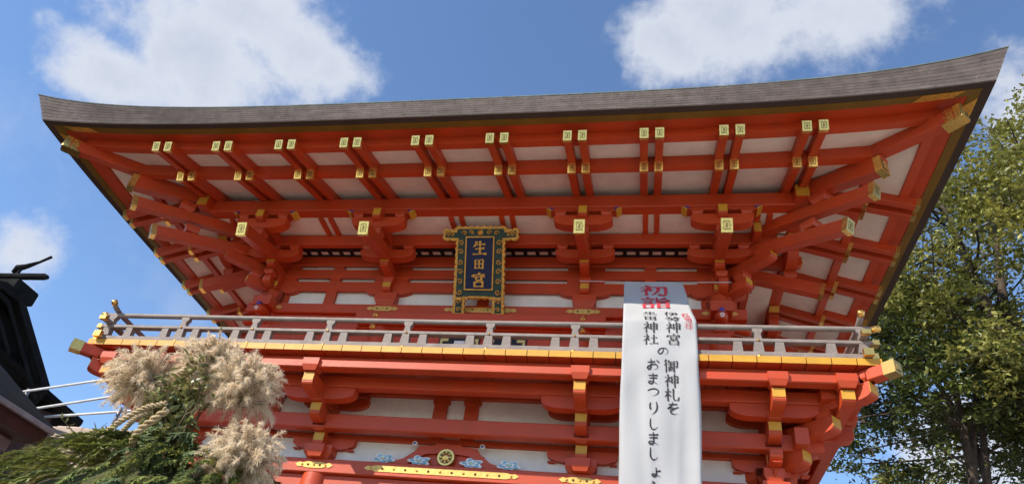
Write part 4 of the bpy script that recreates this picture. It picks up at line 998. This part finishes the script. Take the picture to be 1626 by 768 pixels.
# leafy spray
spray = thing('leafy_spray', 'upright leafy evergreen spray between the pampas plumes on the mound', 'branch', (-.47, -4.82, 3.15))
tw = MB(); lf = MB(); rnd = random.Random(8)
for i in range(44):
    p = Vector((rnd.gauss(0, .05), rnd.gauss(0, .04), 0)); e = Vector((rnd.gauss(-.09, .12), rnd.gauss(-.03, .08), rnd.uniform(.10, .66))); 
    if i == 0: e = Vector((.02, 0, .93))
    md = p.lerp(e, .5) + Vector((rnd.gauss(0, .05), rnd.gauss(0, .04), 0)); tw.tube([p, md, e], [.006, .004, .0015], 5, caps=False)
    for k in range(26):
        u = rnd.uniform(.15, 1.); q = p*(1-u)**2 + md*2*u*(1-u) + e*u*u; a = Vector((rnd.gauss(0, 1), rnd.gauss(0, 1), rnd.gauss(.25, .7))).normalized(); n_ = Vector((rnd.gauss(0, .7), rnd.gauss(-.4, .7), .9)).normalized()
        s2 = a.cross(n_).normalized(); n2 = s2.cross(a); L_ = rnd.uniform(.05, .095)*(.75 if i == 0 else 1); w_ = L_*.2
        lf.add([q, q+a*L_*.3+s2*w_*.9+n2*w_*.4, q+a*L_*.65+s2*w_*.8+n2*w_*.4, q+a*L_, q+a*L_*.65-s2*w_*.8+n2*w_*.4, q+a*L_*.3-s2*w_*.9+n2*w_*.4, q+a*L_*.5], [(0, 1, 6), (1, 2, 6), (2, 3, 6), (3, 4, 6), (4, 5, 6), (5, 0, 6)])
part('twig', tw, 'stem', spray, True); part('leaves', lf, 'spray_leaf', spray)['kind'] = 'stuff'
# second, drier sprig lying on the mound's crest
sprig = thing('leafy_sprig', 'low drooping sprig of dull green leaves along the crest of the cedar mound', 'branch', (-1.05, -4.66, 3.17))
tw = MB(); lf = MB()
for i in range(26):
    p = Vector((rnd.uniform(-.25, .35), rnd.gauss(0, .08), -.05)); e = p + Vector((rnd.gauss(0, .12), rnd.gauss(-.05, .08), rnd.uniform(.04, .16))); tw.tube([p, e], [.004, .0015], 4, caps=False)
    for k in range(15):
        q = p.lerp(e, rnd.random()); a = Vector((rnd.gauss(0, 1), rnd.gauss(0, 1), rnd.gauss(.1, .6))).normalized(); n_ = Vector((rnd.gauss(0, .7), rnd.gauss(-.4, .7), .9)).normalized()
        s2 = a.cross(n_).normalized(); L_ = rnd.uniform(.04, .075); w_ = L_*.2; lf.add([q, q+a*L_*.5+s2*w_, q+a*L_, q+a*L_*.5-s2*w_], [(0, 1, 2, 3)])
part('twig', tw, 'stem', sprig); part('leaves', lf, 'spray_leaf', sprig)['kind'] = 'stuff'
# braided straw ropes
def braid(pts, r, parent, seed):
    pts = [Vector(p) for p in pts]; P = []
    for i in range(len(pts)-1):
        for k in range(10): P.append(pts[i].lerp(pts[i+1], k/10))
    P.append(pts[-1])
    for _ in range(6): P = [P[0]] + [(P[i-1]+P[i]*2+P[i+1])/4 for i in range(1, len(P)-1)] + [P[-1]]
    D = []
    for i in range(len(P)-1):
        for k in range(4): D.append(P[i].lerp(P[i+1], k/4))
    for s_ in range(3):
        q = []
        for i, p in enumerate(D):
            t = (D[min(i+1, len(D)-1)]-D[max(0, i-1)]).normalized(); a = t.cross(Vector((.2, 1, .1))).normalized(); b = t.cross(a); w = i*.24 + s_*2.094
            q.append(p + (a*math.cos(w) + b*math.sin(w))*r*.85)
        part('strand', MB().tube(q, r*.6, 7), 'straw', parent, True)
    tl = MB(); rn = random.Random(seed); e = D[-1]; t = (D[-1]-D[-4]).normalized()
    for k in range(50):
        d = (t + Vector((rn.gauss(0, .25), rn.gauss(0, .25), rn.gauss(0, .25)))).normalized(); x = d.cross(Vector((rn.gauss(0, 1), 1, rn.gauss(0, 1)))).normalized()*.002
        tl.add([e-x, e+x, e+d*rn.uniform(.05, .10)], [(0, 1, 2)])
    part('frayed_end', tl, 'straw', parent)
def rope(label, pts, r, seed):
    o = Vector(pts[0]); rp = thing('straw_rope', label, 'rope', o, 'straw ropes on the cedar mound'); braid([Vector(p)-o for p in pts], r, rp, seed)
rope('cream braided straw rope reaching furthest left, ending in a frayed tuft on the cedar', [(-.494, -4.958, 3.379), (-.615, -4.977, 3.338), (-.757, -4.954, 3.26), (-.87, -4.917, 3.185)], .014, 1)
rope('cream braided straw rope hanging in a long curve below the leafy spray', [(-0.313, -5.155, 3.244), (-0.488, -5.106, 3.119), (-0.544, -5.046, 3.017), (-0.524, -4.974, 2.924), (-0.408, -4.901, 2.859)], .017, 2)
rope('short cream straw rope with a bushy end between the two longer ropes', [(-.60, -4.954, 3.31), (-.68, -4.954, 3.27), (-.736, -4.93, 3.21), (-.79, -4.90, 3.14)], .013, 3)
